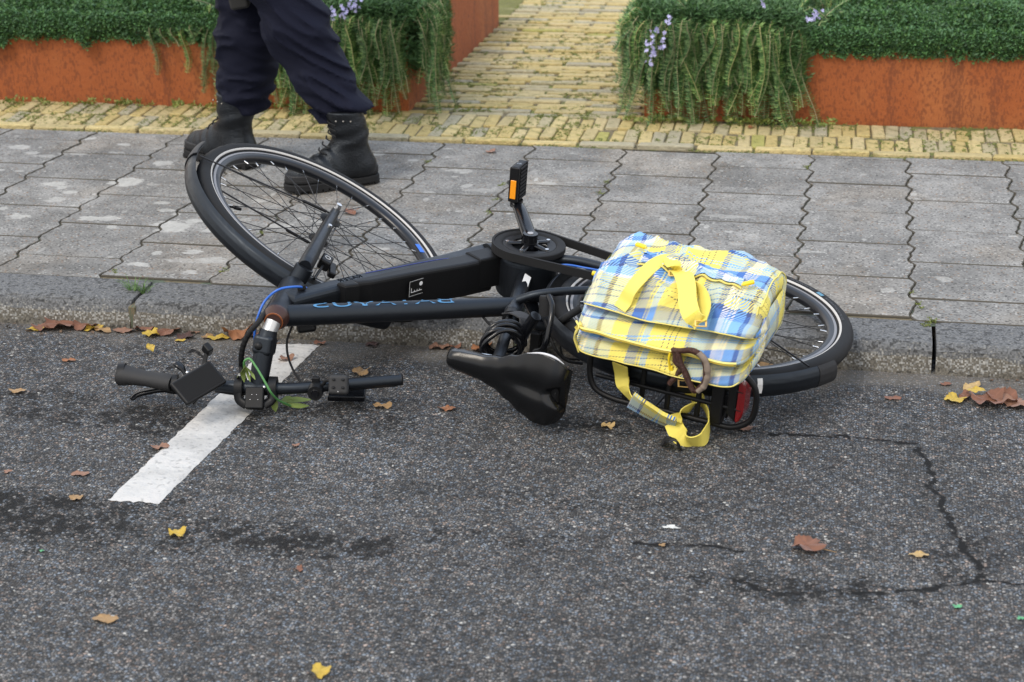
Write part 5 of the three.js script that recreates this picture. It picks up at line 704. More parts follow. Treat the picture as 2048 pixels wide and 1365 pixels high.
// ---------------------------------------------------------------- checked school bag on the rear rack
const bag = thing('school_bag', 'yellow and blue checked school bag lying on the bicycle rack', 'bag');
{ const r = [0.962834, -0.064441, 0.262295, -0.001324, 0.969983, 0.243168, -0.270091, -0.234478, 0.933847]; bag.position.set(...[-0.3695, 0.26, -4.0686]); bag.quaternion.setFromRotationMatrix(new THREE.Matrix4().set(r[0], r[3], r[6], 0, r[1], r[4], r[7], 0, r[2], r[5], r[8], 0, 0, 0, 0, 1)); }
const plaid = (() => { // woven twill: one yarn order across, another down
  const Y = [0.74, 0.63, 0.13], LY = [0.72, 0.65, 0.26], B = [0.055, 0.15, 0.43], SB = [0.19, 0.40, 0.72], W = [0.68, 0.67, 0.69], N = [0.045, 0.07, 0.20], G = [0.46, 0.55, 0.50], K = [0.12, 0.11, 0.07];
  const seqA = [[Y, 14], [K, 1.6], [Y, 6], [K, 1.6], [Y, 6], [K, 1.6], [Y, 14], [B, 8], [SB, 22], [B, 10], [W, 9], [SB, 1.5], [W, 3], [SB, 1.5], [W, 4], [SB, 14], [N, 6], [G, 16], [Y, 22], [B, 16], [Y, 2], [B, 2], [Y, 2], [SB, 10], [Y, 8]];
  const seqB = [[Y, 16], [K, 1.6], [Y, 8], [K, 1.6], [Y, 8], [K, 1.6], [Y, 12], [N, 6], [B, 14], [SB, 24], [B, 8], [W, 8], [G, 14], [N, 5], [Y, 22], [SB, 2], [Y, 3], [SB, 2], [Y, 12], [B, 16], [N, 4], [SB, 14], [W, 5]];
  const line = (s, n) => { const tot = s.reduce((a, b) => a + b[1], 0), out = []; for (let i = 0; i < n; i++) { let q = i / n * tot; for (const [c, w] of s) { if (q < w) { out.push(c); break; } q -= w; } } return out; };
  const n = 1024, A = line(seqA, n), Bq = line(seqB, n);
  return dataTex(n, n, (i, j) => { const tw = ((i + j * 1.0) / 22) % 1 < 0.5 ? A[i] : Bq[j], k = 0.93 + 0.14 * hash2(i >> 1, j >> 1, 5); return [tw[0] * k, tw[1] * k, tw[2] * k]; });
})();
const weaveB = dataTex(256, 256, (i, j) => 0.5 + 0.25 * Math.sin((i + j) / 256 * 2 * Math.PI * 32) + 0.25 * fbm(i / 20, j / 20, 3, 3), { srgb: false });
const plaidMat = new THREE.MeshPhysicalMaterial({ map: plaid, bumpMap: weaveB, bumpScale: 0.0008, roughness: 0.72, sheen: 0.15, side: THREE.DoubleSide });
const yellowMat = new THREE.MeshPhysicalMaterial({ color: new THREE.Color().setRGB(0.76, 0.64, 0.12), bumpMap: weaveB, bumpScale: 0.0006, roughness: 0.6, side: THREE.DoubleSide }), yellowZip = phys([0.76, 0.65, 0.17], 0.55), yellowPl = phys([0.85, 0.62, 0.02], 0.35);
const PS = 0.31; // one repeat of the cloth in metres
{
  // cross section (z towards the mouth, y up), from the back round the top, into the mouth folds and back underneath
  const prof = [[-0.14, -0.058], [-0.155, -0.045], [-0.162, -0.01], [-0.163, 0.03], [-0.158, 0.062], [-0.145, 0.08], [-0.11, 0.09], [-0.06, 0.092], [0.0, 0.086], [0.04, 0.076], [0.075, 0.063], [0.095, 0.053], [0.1055, 0.048], [0.106, 0.0445], [0.102, 0.043], [0.085, 0.041], [0.066, 0.037], [0.06, 0.031], [0.066, 0.026], [0.085, 0.024], [0.105, 0.0215], [0.119, 0.016], [0.127, 0.008], [0.136, 0.0], [0.134, -0.007], [0.118, -0.010], [0.096, -0.014], [0.091, -0.02], [0.102, -0.0245], [0.12, -0.0275], [0.136, -0.033], [0.145, -0.042], [0.152, -0.049], [0.152, -0.055], [0.142, -0.061], [0.11, -0.064], [0.09, -0.062], [0.03, -0.06], [-0.04, -0.059], [-0.09, -0.058]];
  const c2 = new THREE.CatmullRomCurve3(prof.map(p => V(0, p[1], p[0])), true, 'centripetal'), m = 150, n = 96, pos = [], uv = [], idx = [], sec = c2.getSpacedPoints(m); let len = [0]; for (let j = 1; j <= m; j++) len.push(len[j - 1] + sec[j].distanceTo(sec[j - 1]));
  globalThis.bagX = i => { const t = -1 + 2 * i / n; return Math.sign(t) * (1 - Math.pow(1 - Math.abs(t), 1.7)); };
  const surf = (xn, p) => { // xn -1..1 across the bag, p a point of the section
    const a = Math.abs(xn), f = Math.pow(Math.max(0, 1 - Math.pow(a, 11)), 0.26), fz = Math.pow(Math.max(0, 1 - Math.pow(a, 16)), 0.2), mouth = sm(0.05, 0.1, p.z);
    let x = xn * 0.199, y = p.y * f, z = p.z * fz; const top = sm(0.02, 0.06, p.y) * (1 - mouth);
    const rg = 1 - Math.abs(2 * noise2(x * 10 + z * 6 + 2, z * 15 - x * 5, 78) - 1), rg2 = 1 - Math.abs(2 * noise2(x * 19 - z * 12, z * 22 + x * 15, 79) - 1); y += top * (0.012 * (fbm(x * 9 + 3, z * 9, 3, 71) - 0.5) * 2 + 0.017 * (Math.pow(rg, 4) - 0.25) + 0.008 * Math.pow(rg2, 5)) * f; y += -0.010 * mouth * sm(0.01, 0.06, p.y) * Math.cos(xn * 2.2 + 0.4) * 0.8;
    z += mouth * (0.012 * (fbm(x * 14, p.y * 60, 2, 72) - 0.5) - 0.012 * Math.sin((xn + 1) * 1.57 * 1.0 + 1.57) * 0.4); x += xn * 0.006 * (fbm(p.y * 20, p.z * 20, 2, 73) - 0.5); y += 0.004 * (noise3(x * 30, p.y * 30, z * 30, 7) - 0.5);
    if (xn > 0.8) x += 0.01 * (fbm(y * 25, z * 14, 2, 77) - 0.5) * sm(0.8, 0.95, xn); return V(x, y, z);
  };
  for (let i = 0; i <= n; i++) for (let j = 0; j <= m; j++) { const xn = bagX(i), q = surf(xn, sec[j]); pos.push(q.x, q.y, q.z); const w = 0.028 * fbm(q.x * 6, q.z * 6, 2, 81), end = sm(0.93, 1, Math.abs(xn)) * 0; uv.push((q.x + w + (Math.abs(xn) > 0.9 ? Math.sign(xn) * (1 - Math.pow(Math.max(0, 1 - Math.pow(Math.abs(xn), 6)), 0.3)) * 0.06 : 0)) / PS, (len[j] + w * 0.8 + q.x * 0.2) / PS); }
  for (let i = 0; i < n; i++) for (let j = 0; j < m; j++) { const a = i * (m + 1) + j, b = a + 1, c = a + m + 1, d = c + 1; idx.push(a, b, c, b, d, c); }
  const g = new THREE.BufferGeometry(); g.setAttribute('position', new THREE.Float32BufferAttribute(pos, 3)); g.setAttribute('uv', new THREE.Float32BufferAttribute(uv, 2)); g.setIndex(idx); g.computeVertexNormals();
  mesh('bag_body', g, plaidMat, bag);
  for (const e of [1, -1]) { const P3 = [], U3 = [], I3 = [], k = 60, R = 7; for (let r = 0; r <= R; r++) for (let j = 0; j < k; j++) { const q = surf(e * 0.985, sec[Math.round(j / k * m)]), t = r / R, y = lerp(0.012, q.y, t * 1.0), z = lerp(-0.02, q.z, t * 1.0); P3.push(e * (0.1995 + 0.012 * (1 - t ** 2.5) + 0.008 * (fbm(y * 22, z * 16, 2, 88) - 0.5)), y, z); U3.push((z * 0.9 + 0.1 + y * 0.3) / PS, (y + 0.205 + z * 0.2) / PS); } for (let r = 0; r < R; r++) for (let j = 0; j < k; j++) { const a = r * k + j, b = r * k + (j + 1) % k; e > 0 ? I3.push(a, b, a + k, b, b + k, a + k) : I3.push(a, a + k, b, b, a + k, b + k); } const gs = new THREE.BufferGeometry(); gs.setAttribute('position', new THREE.Float32BufferAttribute(P3, 3)); gs.setAttribute('uv', new THREE.Float32BufferAttribute(U3, 2)); gs.setIndex(I3); gs.computeVertexNormals(); mesh('side_panel', gs, plaidMat, bag); }
  const along = (p, x0, x1, out = 0.002, k = 24) => [...Array(k + 1)].map((_, i) => { const xn = lerp(x0, x1, i / k), q = surf(xn, V(0, p[1], p[0])), r = Math.hypot(q.y, q.z); return V(q.x, q.y * (1 + out * 0.3 / r), q.z + out); });
  mesh('zip_band', ribbon(along([0.136, 0.0], -0.97, 0.9, 0.005), [V(0, 0.8, 0.6)], 0.016, 0.004, 60), yellowZip, bag);
  mesh('zip_teeth', sweep(along([0.136, 0.0], -0.95, 0.88, 0.0082), 0.0016, { n: 60, m: 6 }), phys([0.7, 0.52, 0.06], 0.4), bag);
  mesh('lip_piping', sweep(along([0.1055, 0.0465], -0.985, 0.985, 0.001), 0.0015, { n: 70, m: 6 }), yellowZip, bag);
  mesh('lip_piping', sweep(along([0.152, -0.052], -0.98, 0.98, 0.003), 0.0015, { n: 70, m: 6 }), yellowZip, bag);
  mesh('zip_tongue', ribbon([surf(-0.95, V(0, 0, 0.136)).add(V(0, 0, 0.004)), V([-0.1837, 0.0038, 0.135]), V([-0.1931, -0.0195, 0.137]), V([-0.188, -0.0419, 0.137]), V([-0.1838, -0.0581, 0.137])], [V(0.3, 0, 1)], t => 0.02 - 0.01 * t, 0.003), yellowZip, bag);
  // side seam piping on the visible end
  mesh('side_piping', sweep([...Array(30)].map((_, i) => surf(0.93, sec[Math.round(lerp(5, 52, i / 29))]).multiplyScalar(1.008)), 0.0018, { n: 60, m: 6 }), yellowZip, bag);
  // pocket flap on the top
  const top = (px, dy) => 0, T = (x, z, d) => { const s = sec.filter(q => q.y > 0.045).reduce((b, q) => Math.abs(q.z - z) < Math.abs(b.z - z) ? q : b); const v = surf(x / 0.199, V(0, s.y, z)); return v.add(V(0, d, 0)); };
  const pz = (x) => -0.035 - 0.28 * (x - 0.02) ** 2 * 8, fl = []; { const P2 = [], U2 = [], I2 = [], a = 26, b = 6; for (let i = 0; i <= a; i++) for (let j = 0; j <= b; j++) { const x = lerp(-0.105, 0.135, i / a), z = lerp(-0.062, -0.012, j / b) - 0.9 * (x - 0.015) ** 2 * (j < 3 ? -0.6 : 0.4) + 0.03 * x, v = T(x, z, 0.003 + 0.009 * Math.sin(j / b * 3.1) + (j === b ? 0.004 : 0)); P2.push(v.x, v.y, v.z); U2.push((x + 0.04) / PS, (z * 1.2 + 0.193) / PS); } for (let i = 0; i < a; i++) for (let j = 0; j < b; j++) { const p = i * (b + 1) + j; I2.push(p, p + 1, p + b + 1, p + 1, p + b + 2, p + b + 1); } const gg = new THREE.BufferGeometry(); gg.setAttribute('position', new THREE.Float32BufferAttribute(P2, 3)); gg.setAttribute('uv', new THREE.Float32BufferAttribute(U2, 2)); gg.setIndex(I2); gg.computeVertexNormals(); mesh('pocket_flap', gg, plaidMat, bag); for (let i = 0; i <= a; i++) fl.push(V(P2[(i * (b + 1) + b) * 3], P2[(i * (b + 1) + b) * 3 + 1] - 0.003, P2[(i * (b + 1) + b) * 3 + 2] + 0.003)); }
  mesh('pocket_zip', ribbon(fl, [V(0, 0.5, 1)], 0.009, 0.003, 50), yellowZip, bag);
  const pull = (p, d, parentName = 'zip_pull') => { const m2 = mesh(parentName, at(rbox(0.026, 0.008, 0.011, 0.003, 2), V(p).addScaledVector(V(d).normalize(), 0.016), basisQ(d, [0, 1, 0])), yellowPl, bag); mesh('pull_cord', sweep([V(p), V(p).addScaledVector(V(d).normalize(), 0.006)], 0.003, { m: 6 }), yellowMat, m2); };
  pull(T(-0.105, -0.065, 0.012), [-1, 0, -0.25]); pull(T(0.135, -0.01, 0.012), [0.9, 0.2, -0.5]); pull(surf(-0.97, V(0, 0.03, -0.05)).add(V(-0.004, 0.006, 0)), [-1, 0.2, 0.2]);
  mesh('front_zip_pull', merge([at(rbox(0.011, 0.026, 0.007, 0.003, 2), V([0.0375, -0.0468, 0.148]), euler(0, 0, 0.12)), sweep([V([0.0348, 0.0018, 0.146]), V([0.0328, -0.0181, 0.15]), V([0.0357, -0.0375, 0.149])], 0.0028, { m: 7 })]), yellowPl, bag);
  // carrying handles of yellow webbing
  mesh('handle', ribbon([T(-0.1, 0.1, 0.003), T(-0.094, 0.085, 0.005), V([-0.0846, 0.086, 0.0732]), V([-0.0756, 0.098, 0.0298]), V([-0.0627, 0.106, -0.0159]), V([-0.0459, 0.112, -0.0384]), V([-0.0251, 0.11, -0.0211]), V([-0.0122, 0.1, -0.006])], [V(1, 0.05, 0.2), V(1, 0, 0.25), V(1, 0, 0.5), V(1, -0.1, 0.6), V(1, -0.2, 0.75), V(0.6, 0.2, 1), V(0.4, 0.1, -1).negate(), V(1, 0, 0.3)], 0.034, 0.0024, 60), yellowMat, bag);
  mesh('handle', ribbon([V([-0.0123, 0.098, -0.0181]), V([0.0114, 0.104, 0.007]), V([0.0318, 0.1, 0.0417]), V([0.0517, 0.094, 0.0871]), V([0.0737, 0.088, 0.1204]), V([0.0948, 0.078, 0.1287])], [V(1, 0, 0.15), V(1, 0.1, 0.1), V(1, 0.15, 0.1), V(1, 0.15, 0.1), V(1, 0.1, 0.15), V(1, 0, 0.2)], 0.04, 0.0024, 50), yellowMat, bag);
  mesh('handle', ribbon([V([0.0953, 0.079, 0.1301]), V([0.0911, 0.086, 0.0899]), V([0.068, 0.09, 0.0471]), V([0.0326, 0.086, 0.0115]), V([-0.0033, 0.084, -0.0127])], [V(0.8, 0.6, -0.2), V(0.7, 0.7, 0), V(0.7, 0.6, 0.3), V(0.5, 0.5, 0.6), V(0.3, 0.3, 0.8)], 0.036, 0.0024, 50), yellowMat, bag);
  for (const p of [V([-0.0155, 0.097, -0.0055]), V([0.0991, 0.08, 0.1343])]) mesh('strap_buckle', at(new THREE.TorusGeometry(0.0125, 0.0024, 6, 4).rotateZ(Math.PI / 4).scale(1.25, 0.7, 1), p, euler(-1.1, 0.2, 0.3)), phys([0.85, 0.55, 0.16], 0.35), bag);
  // shoulder strap hanging down to the road
  const dirs = (...a) => a.map(q => V(q));
  mesh('shoulder_strap', ribbon([V([-0.0926, -0.0795, 0.124]), V([-0.0983, -0.1204, 0.1043]), V([-0.087, -0.1422, 0.1181]), V([-0.0675, -0.1617, 0.1257]), V([-0.0509, -0.166, 0.1289])], dirs([1, 0, 0.1], [1, 0, 0.2], [0.9, 0.1, 0.4], [0.5, 0.5, 0.5], [0.3, 0.8, 0.3]), 0.036, 0.0024, 40), yellowMat, bag);
  const pad = ribbon([V([-0.0668, -0.1643, 0.1276]), V([-0.0336, -0.1794, 0.1283]), V([-0.0003, -0.197, 0.1234]), V([0.037, -0.2049, 0.1229])], dirs([0.25, 0.9, 0.25], [0.2, 0.9, 0.35], [0.2, 0.85, 0.45], [0.2, 0.8, 0.5]), 0.056, 0.009, 30); { const u = pad.attributes.uv; for (let i = 0; i < u.count; i++) u.setXY(i, (u.getX(i) + 0.2) / PS, (u.getY(i) + 0.16) / PS); } mesh('strap_pad', pad, plaidMat, bag, 'checked shoulder pad of the strap');
  mesh('strap_loop', ribbon([V([0.0264, -0.2098, 0.114]), V([0.0484, -0.2144, 0.1401]), V([0.0864, -0.2063, 0.1716]), V([0.11, -0.2039, 0.158]), V([0.1104, -0.2023, 0.1136]), V([0.0916, -0.1868, 0.0764]), V([0.0655, -0.1658, 0.0634]), V([0.0437, -0.1471, 0.0615]), V([0.0318, -0.1398, 0.061])], dirs([1, 0.3, 0], [0.9, 0.4, -0.1], [0.4, 0.9, 0.3], [-0.2, 0.9, 0.5], [0.2, 0.5, 0.9], [0.6, 0.3, 0.8], [0.9, 0.2, 0.4], [1, 0.1, 0.2], [1, 0.1, 0.2]), 0.04, 0.0024, 90), yellowMat, bag);
  mesh('strap_loop', ribbon([V([0.032, -0.2027, 0.1161]), V([0.0356, -0.191, 0.1041]), V([0.0555, -0.1817, 0.0861]), V([0.066, -0.1717, 0.0646]), V([0.0471, -0.1539, 0.0581])], dirs([0.9, 0.5, 0], [0.7, 0.7, 0.2], [0.3, 0.9, 0.3], [0.9, 0.4, 0.3], [1, 0.2, 0.1]), 0.04, 0.0024, 50), yellowMat, bag);
  mesh('strap_buckle', at(new THREE.TorusGeometry(0.0135, 0.0026, 6, 4).rotateZ(Math.PI / 4).scale(1.25, 0.75, 1), V([0.035, -0.1334, 0.0693]), euler(-0.3, 0.1, 0.1)), phys([0.85, 0.55, 0.16], 0.35), bag);
}
{ // brown gnarled loop hanging from the mouth of the bag
  const o = thing('leather_loop', 'twisted dark brown leather loop hanging from the checked bag', 'cord'); o.position.copy(bag.position); o.quaternion.copy(bag.quaternion);
  const bark = phys([0.06, 0.02, 0.012], 0.5, { bumpMap: dataTex(128, 256, (i, j) => fbm(i / 14, j / 3.5, 3, 7), { srgb: false }), bumpScale: 0.004 }); bark.bumpMap.repeat.set(20, 20);
  const w = (r, s) => t => r * (0.85 + 0.35 * noise2(t * 14, s, 3)), Z = 0.152;
  mesh('cord', sweep([V([0.0393, 0.0023, 0.143]), V([0.0602, 0.0119, 0.15]), V([0.0874, 0.0205, 0.153]), V([0.1072, 0.014, 0.155]), V([0.1181, -0.0076, 0.157]), V([0.1197, -0.0374, 0.158]), V([0.1067, -0.0661, 0.159]), V([0.0946, -0.0764, 0.16]), V([0.0832, -0.0585, 0.16]), V([0.0712, -0.0317, 0.158]), V([0.0602, -0.0099, 0.156]), V([0.0534, 0.0077, 0.15])], w(0.0064, 1), { n: 110, m: 10 }), bark, o);
  mesh('cord', sweep([V([0.0462, 0.0046, 0.146]), V([0.0495, -0.0178, 0.152]), V([0.0601, -0.0306, 0.15]), V([0.0493, -0.0555, 0.152]), V([0.0351, -0.0775, 0.154])], w(0.006, 2), { n: 40, m: 10 }), bark, o);
  mesh('worn_wrap', sweep([V([0.1039, 0.0227, 0.158]), V([0.119, 0.0071, 0.1595]), V([0.1253, -0.0237, 0.161]), V([0.1179, -0.056, 0.162]), V([0.1037, -0.0734, 0.163])], w(0.0064, 4), { n: 50, m: 10 }), phys([0.24, 0.19, 0.15], 0.9), o); }
{ // black plastic clip on the road below the strap
  const a = V([-0.3906, 0.004, -3.9445]), b = V([-0.3735, 0.026, -3.9117]), c = V([-0.3577, 0.028, -3.904]), d = V([-0.3502, 0.004, -3.9205]), g = mesh('plastic_clip', ribbon([a, b, c, d], [V(0.25, 0.25, 1)], 0.02, 0.004, 24), phys([0.014, 0.014, 0.015], 0.4)); tag(g, 'small bent black plastic clip lying by the yellow strap', 'clip'); }
{ // green sprig caught on the stem
  const o = thing('green_sprig', 'green sprig with narrow leaves caught on the handlebar stem', 'plant'), stemM = phys([0.07, 0.22, 0.06], 0.5), lf = phys([0.2, 0.27, 0.055], 0.5, { transmission: 0.25, thickness: 0, side: THREE.DoubleSide });
  mesh('stem', sweep([V([-1.3382, 0.11, -3.9674]), V([-1.3311, 0.135, -3.9531]), V([-1.3207, 0.14, -3.9541]), V([-1.3019, 0.125, -3.9431]), V([-1.2799, 0.1, -3.9276]), V([-1.265, 0.075, -3.9236]), V([-1.2596, 0.045, -3.9548]), V([-1.2462, 0.012, -4.0032])], 0.0026, { n: 60, m: 8 }), stemM, o);
  const blade = (a, b, c, w) => mesh('leaf', ribbon([V(a), V(b), V(c)], [V(b).sub(V(a)).cross(V(0.2, 0.8, 0.5)).normalize()], t => w * Math.sin(Math.PI * clamp(t * 0.92 + 0.06)) + 0.0008, 0.0007, 14), lf, o);
  blade([-1.329, 0.125, -3.9482], [-1.3502, 0.095, -3.9732], [-1.3733, 0.07, -3.9968], 0.012); blade([-1.329, 0.125, -3.9482], [-1.3436, 0.095, -3.9743], [-1.342, 0.075, -3.9731], 0.012); blade([-1.3282, 0.12, -3.9521], [-1.3204, 0.1, -3.9649], [-1.3098, 0.09, -3.955], 0.007); blade([-1.3323, 0.12, -3.9578], [-1.3286, 0.095, -3.9641], [-1.3213, 0.085, -3.9537], 0.006);
  blade([-1.2705, 0.02, -4.0068], [-1.2437, 0.014, -4.0356], [-1.2118, 0.008, -4.0559], 0.016); blade([-1.265, 0.014, -4.0074], [-1.2308, 0.01, -4.0107], [-1.2078, 0.006, -4.0244], 0.013); blade([-1.2745, 0.03, -3.9902], [-1.278, 0.016, -3.988], [-1.2729, 0.006, -3.9772], 0.015); blade([-1.2691, 0.02, -4.0102], [-1.2563, 0.02, -4.0308], [-1.2412, 0.012, -4.0348], 0.011); }
// ---------------------------------------------------------------- person walking past, in dark blue work trousers and black boots
{
  const p = thing('person', 'person in dark navy trousers and black lace-up boots walking along the pavement', 'person');
  const hemL = V([-1.5554, 0.2834, -5.67]), topL = V([-1.7318, 0.6185, -5.69]), hemR = V([-1.9168, 0.2484, -5.83]), kneeR = V([-1.8867, 0.47, -5.82]), topR = V([-1.8704, 0.5914, -5.82]);
  const hipC = V(-1.905, 1.03, -5.755), hipL = V(-1.90, 0.99, -5.665), hipR = V(-1.90, 0.99, -5.845), kneeL = hemL.clone().lerp(topL, 0.78);
  const heelL = V([-1.4614, 0.07, -5.6907]), toeL = V([-1.6511, 0.07, -5.5423]), heelR = V([-1.8751, 0.07, -5.7696]), toeR = V([-2.1445, 0.07, -5.9026]);
  const ankle = (h, t) => h.clone().lerp(t, 0.26).setY(0.16), aL = ankle(heelL, toeL), aR = ankle(heelR, toeR), A = v => [v.x, v.y, v.z];
  const cap = (x, y, z, a, b, ra, rb) => capsule(x, y, z, A(a), A(b), ra, rb);
  const seatB = V(-1.87, 0.98, -5.755), waist = V(-1.91, 1.16, -5.755);
  const trousers = (x, y, z) => {
    let L = smin(cap(x, y, z, hemL, kneeL, 0.082, 0.084), cap(x, y, z, kneeL, hipL, 0.084, 0.1), 0.05), R = smin(cap(x, y, z, hemR, kneeR, 0.076, 0.08), cap(x, y, z, kneeR, hipR, 0.08, 0.1), 0.05);
    let d = y > 0.8 ? smin(smin(L, R, 0.02), smin(cap(x, y, z, hipL, hipR, 0.115, 0.115), cap(x, y, z, hipC, waist, 0.13, 0.135), 0.08), 0.09) : Math.min(L, R);
    const left = L < R, hem = left ? hemL : hemR, kn = left ? kneeL : kneeR, h = y - hem.y, ang = left ? 0.5 : -0.05, s = y + (x - hem.x) * ang;
    // slanting drag folds over the leg and bunched rings above the boot
    const w1 = noise3(x * 9, s * 26, z * 9, 3), w2 = noise3(x * 16 + 4, s * 42, z * 16, 8), ridge = 1 - Math.abs(2 * w1 - 1), ridge2 = 1 - Math.abs(2 * w2 - 1);
    d += -0.017 * (ridge ** 4 - 0.3) - 0.008 * (ridge2 ** 4 - 0.25);
    const bun = sm(0.16, 0.0, h); d += -0.0085 * bun * Math.sin(s * 125 + 4 * noise3(x * 12, y * 4, z * 12, 5) + Math.atan2(z - hem.z, x - hem.x) * 0.8);
    d += 0.004 * Math.sin((noise3(x * 5, y * 7, z * 5, 12)) * 9) ;
    d += 0.02 * sm(0.045, -0.015, h); const cut = hem.y - 0.012 - y + 0.006 * Math.sin(Math.atan2(z - hem.z, x - hem.x) * 2 + (left ? 0.5 : 2)) + (left ? (x - hem.x) * 0.1 : (x - hem.x) * -0.1); // hem, hanging over the shaft
    return Math.max(d, cut);
  };
  const cloth = new THREE.MeshPhysicalMaterial({ color: new THREE.Color().setRGB(0.0055, 0.0068, 0.0175), roughness: 0.8, specularIntensity: 0.35, sheen: 0.08, sheenRoughness: 0.5, sheenColor: new THREE.Color().setRGB(0.1, 0.15, 0.35), bumpMap: dataTex(128, 128, (i, j) => 0.5 + 0.3 * Math.sin((i + j) / 128 * 2 * Math.PI * 16) + 0.2 * hash2(i, j, 3), { srgb: false }), bumpScale: 0.0008 }); cloth.bumpMap.repeat.set(18, 18);
  // the body itself, one continuous figure inside the clothes
  const chest = V(-1.93, 1.42, -5.755), neck = V(-1.945, 1.6, -5.755), head = V(-1.965, 1.73, -5.755), shL = V(-1.93, 1.5, -5.56), shR = V(-1.93, 1.5, -5.95), elL = V(-1.98, 1.22, -5.5), elR = V(-1.9, 1.22, -6.0), haL = V(-2.12, 1.02, -5.52), haR = V(-1.97, 0.98, -6.0);
  const bodyF = (x, y, z) => { let d = smin(cap(x, y, z, hipC, chest, 0.115, 0.13), cap(x, y, z, chest, neck, 0.11, 0.05), 0.06); d = smin(d, cap(x, y, z, neck, head, 0.05, 0.055), 0.03); d = smin(d, Math.hypot((x - head.x) / 0.1, (y - head.y - 0.01) / 0.125, (z - head.z) / 0.08) * 0.08 - 0.08, 0.02); d = smin(d, Math.hypot(x - head.x + 0.102, y - head.y + 0.01, z - head.z) - 0.014, 0.02);
    for (const [a, b, c, s] of [[shL, elL, haL, 1], [shR, elR, haR, -1]]) { d = smin(d, cap(x, y, z, a, b, 0.05, 0.04), 0.05); d = smin(d, cap(x, y, z, b, c, 0.038, 0.026), 0.02); const palm = c.clone().add(V(-0.03, -0.05, 0)); d = smin(d, cap(x, y, z, c, palm, 0.026, 0.032), 0.015); for (let f = 0; f < 4; f++) d = smin(d, cap(x, y, z, palm.clone().add(V(0.015 - f * 0.018, -0.02, 0)), palm.clone().add(V(0.012 - f * 0.018, -0.075 + Math.abs(f - 1.3) * 0.008, -0.012 * s)), 0.009, 0.0075), 0.006); d = smin(d, cap(x, y, z, palm.clone().add(V(-0.025, 0.02, 0)), palm.clone().add(V(-0.055, -0.025, 0)), 0.01, 0.008), 0.008); }
    for (const [a, b, c, e, t] of [[hipL, kneeL, aL, heelL, toeL], [hipR, kneeR, aR, heelR, toeR]]) { d = smin(d, cap(x, y, z, a, b, 0.075, 0.055), 0.04); d = smin(d, cap(x, y, z, b, c, 0.05, 0.034), 0.02); d = smin(d, cap(x, y, z, c, t.clone().lerp(e, 0.3).setY(0.115), 0.034, 0.026), 0.02); } return d; };
  mesh('body', nets(bodyF, [-2.3, 0.06, -6.15], [-1.4, 1.92, -5.38], 0.012), std([0.42, 0.26, 0.19], 0.6), p);
  mesh('trousers', nets(trousers, [-2.12, 0.17, -5.98], [-1.42, 0.72, -5.52], 0.0062), cloth, p, 'creased dark navy trousers bunched over the boots');
  const upper = (x, y, z) => { const dd = trousers(x, y, z); return Math.max(dd, 1.12 - y < 0 ? y - 1.14 : dd); };
  mesh('trouser_seat', nets((x, y, z) => Math.max(trousers(x, y, z), y - 1.13, 0.712 - y), [-2.12, 0.69, -5.98], [-1.6, 1.16, -5.52], 0.012), cloth, p);
  const jacketF = (x, y, z) => { let d = smin(cap(x, y, z, V(-1.905, 1.08, -5.755), chest, 0.15, 0.155), cap(x, y, z, shL, shR, 0.075, 0.075), 0.08); for (const [a, b, c] of [[shL, elL, haL], [shR, elR, haR]]) { d = smin(d, cap(x, y, z, a, b, 0.068, 0.056), 0.05); d = smin(d, cap(x, y, z, b, c, 0.055, 0.042), 0.03); } return Math.max(d - 0.006 * (noise3(x * 14, y * 14, z * 14, 2) - 0.5), y - 1.59, 1.02 - y); };
  mesh('jacket', nets(jacketF, [-2.25, 1.0, -6.12], [-1.7, 1.62, -5.4], 0.013), phys([0.012, 0.015, 0.03], 0.75), p);
  mesh('hair', nets((x, y, z) => Math.max(Math.hypot((x - head.x) / 0.108, (y - head.y - 0.012) / 0.133, (z - head.z) / 0.088) * 0.088 - 0.088, head.y + 0.02 - y + (head.x - x) * 0.9), [-2.1, 1.66, -5.88], [-1.82, 1.9, -5.63], 0.009), std([0.05, 0.032, 0.02], 0.8), p);
  for (const s of [1, -1]) mesh('eye', new THREE.SphereGeometry(0.011, 10, 8).translate(head.x - 0.086, head.y + 0.015, head.z + 0.032 * s), std([0.5, 0.48, 0.45], 0.3), p);
  mesh('thigh_pouch', at(rbox(0.06, 0.12, 0.085, 0.012, 3), V([-1.8816, 0.6486, -5.72]), euler(0.1, 0.2, 0.15)), phys([0.02, 0.02, 0.019], 0.75), p);
  // boots, modelled toe along +x
  const leather = new THREE.MeshPhysicalMaterial({ color: new THREE.Color().setRGB(0.005, 0.0054, 0.0068), roughness: 0.4, specularIntensity: 0.9, specularColor: new THREE.Color(0.82, 0.91, 1), bumpMap: dataTex(256, 256, (i, j) => fbm(i / 6, j / 6, 4, 5), { srgb: false }), bumpScale: 0.0012 }); leather.bumpMap.repeat.set(9, 9);
  const bootF = (lx, ly) => (x, y, z) => { // heel at x = 0, toe cap to 0.29
    const c = (a, b, ra, rb) => capsule(x, y, z, a, b, ra, rb);
    let d = smin(c([0.045, 0.052, 0], [0.15, 0.05, 0.002], 0.042, 0.044), c([0.15, 0.048, 0.002], [0.245, 0.046, 0.006], 0.046, 0.041), 0.03);
    d = smin(d, c([0.062, 0.07, 0], [0.07 + lx * 0.45, 0.17, 0], 0.046, 0.049), 0.035); d = smin(d, c([0.07 + lx * 0.45, 0.17, 0], [0.07 + lx, ly, 0], 0.05, 0.056), 0.03);
    d = smin(d, c([0.105, 0.105, 0], [0.19, 0.06, 0.002], 0.04, 0.036), 0.03);                                             // instep
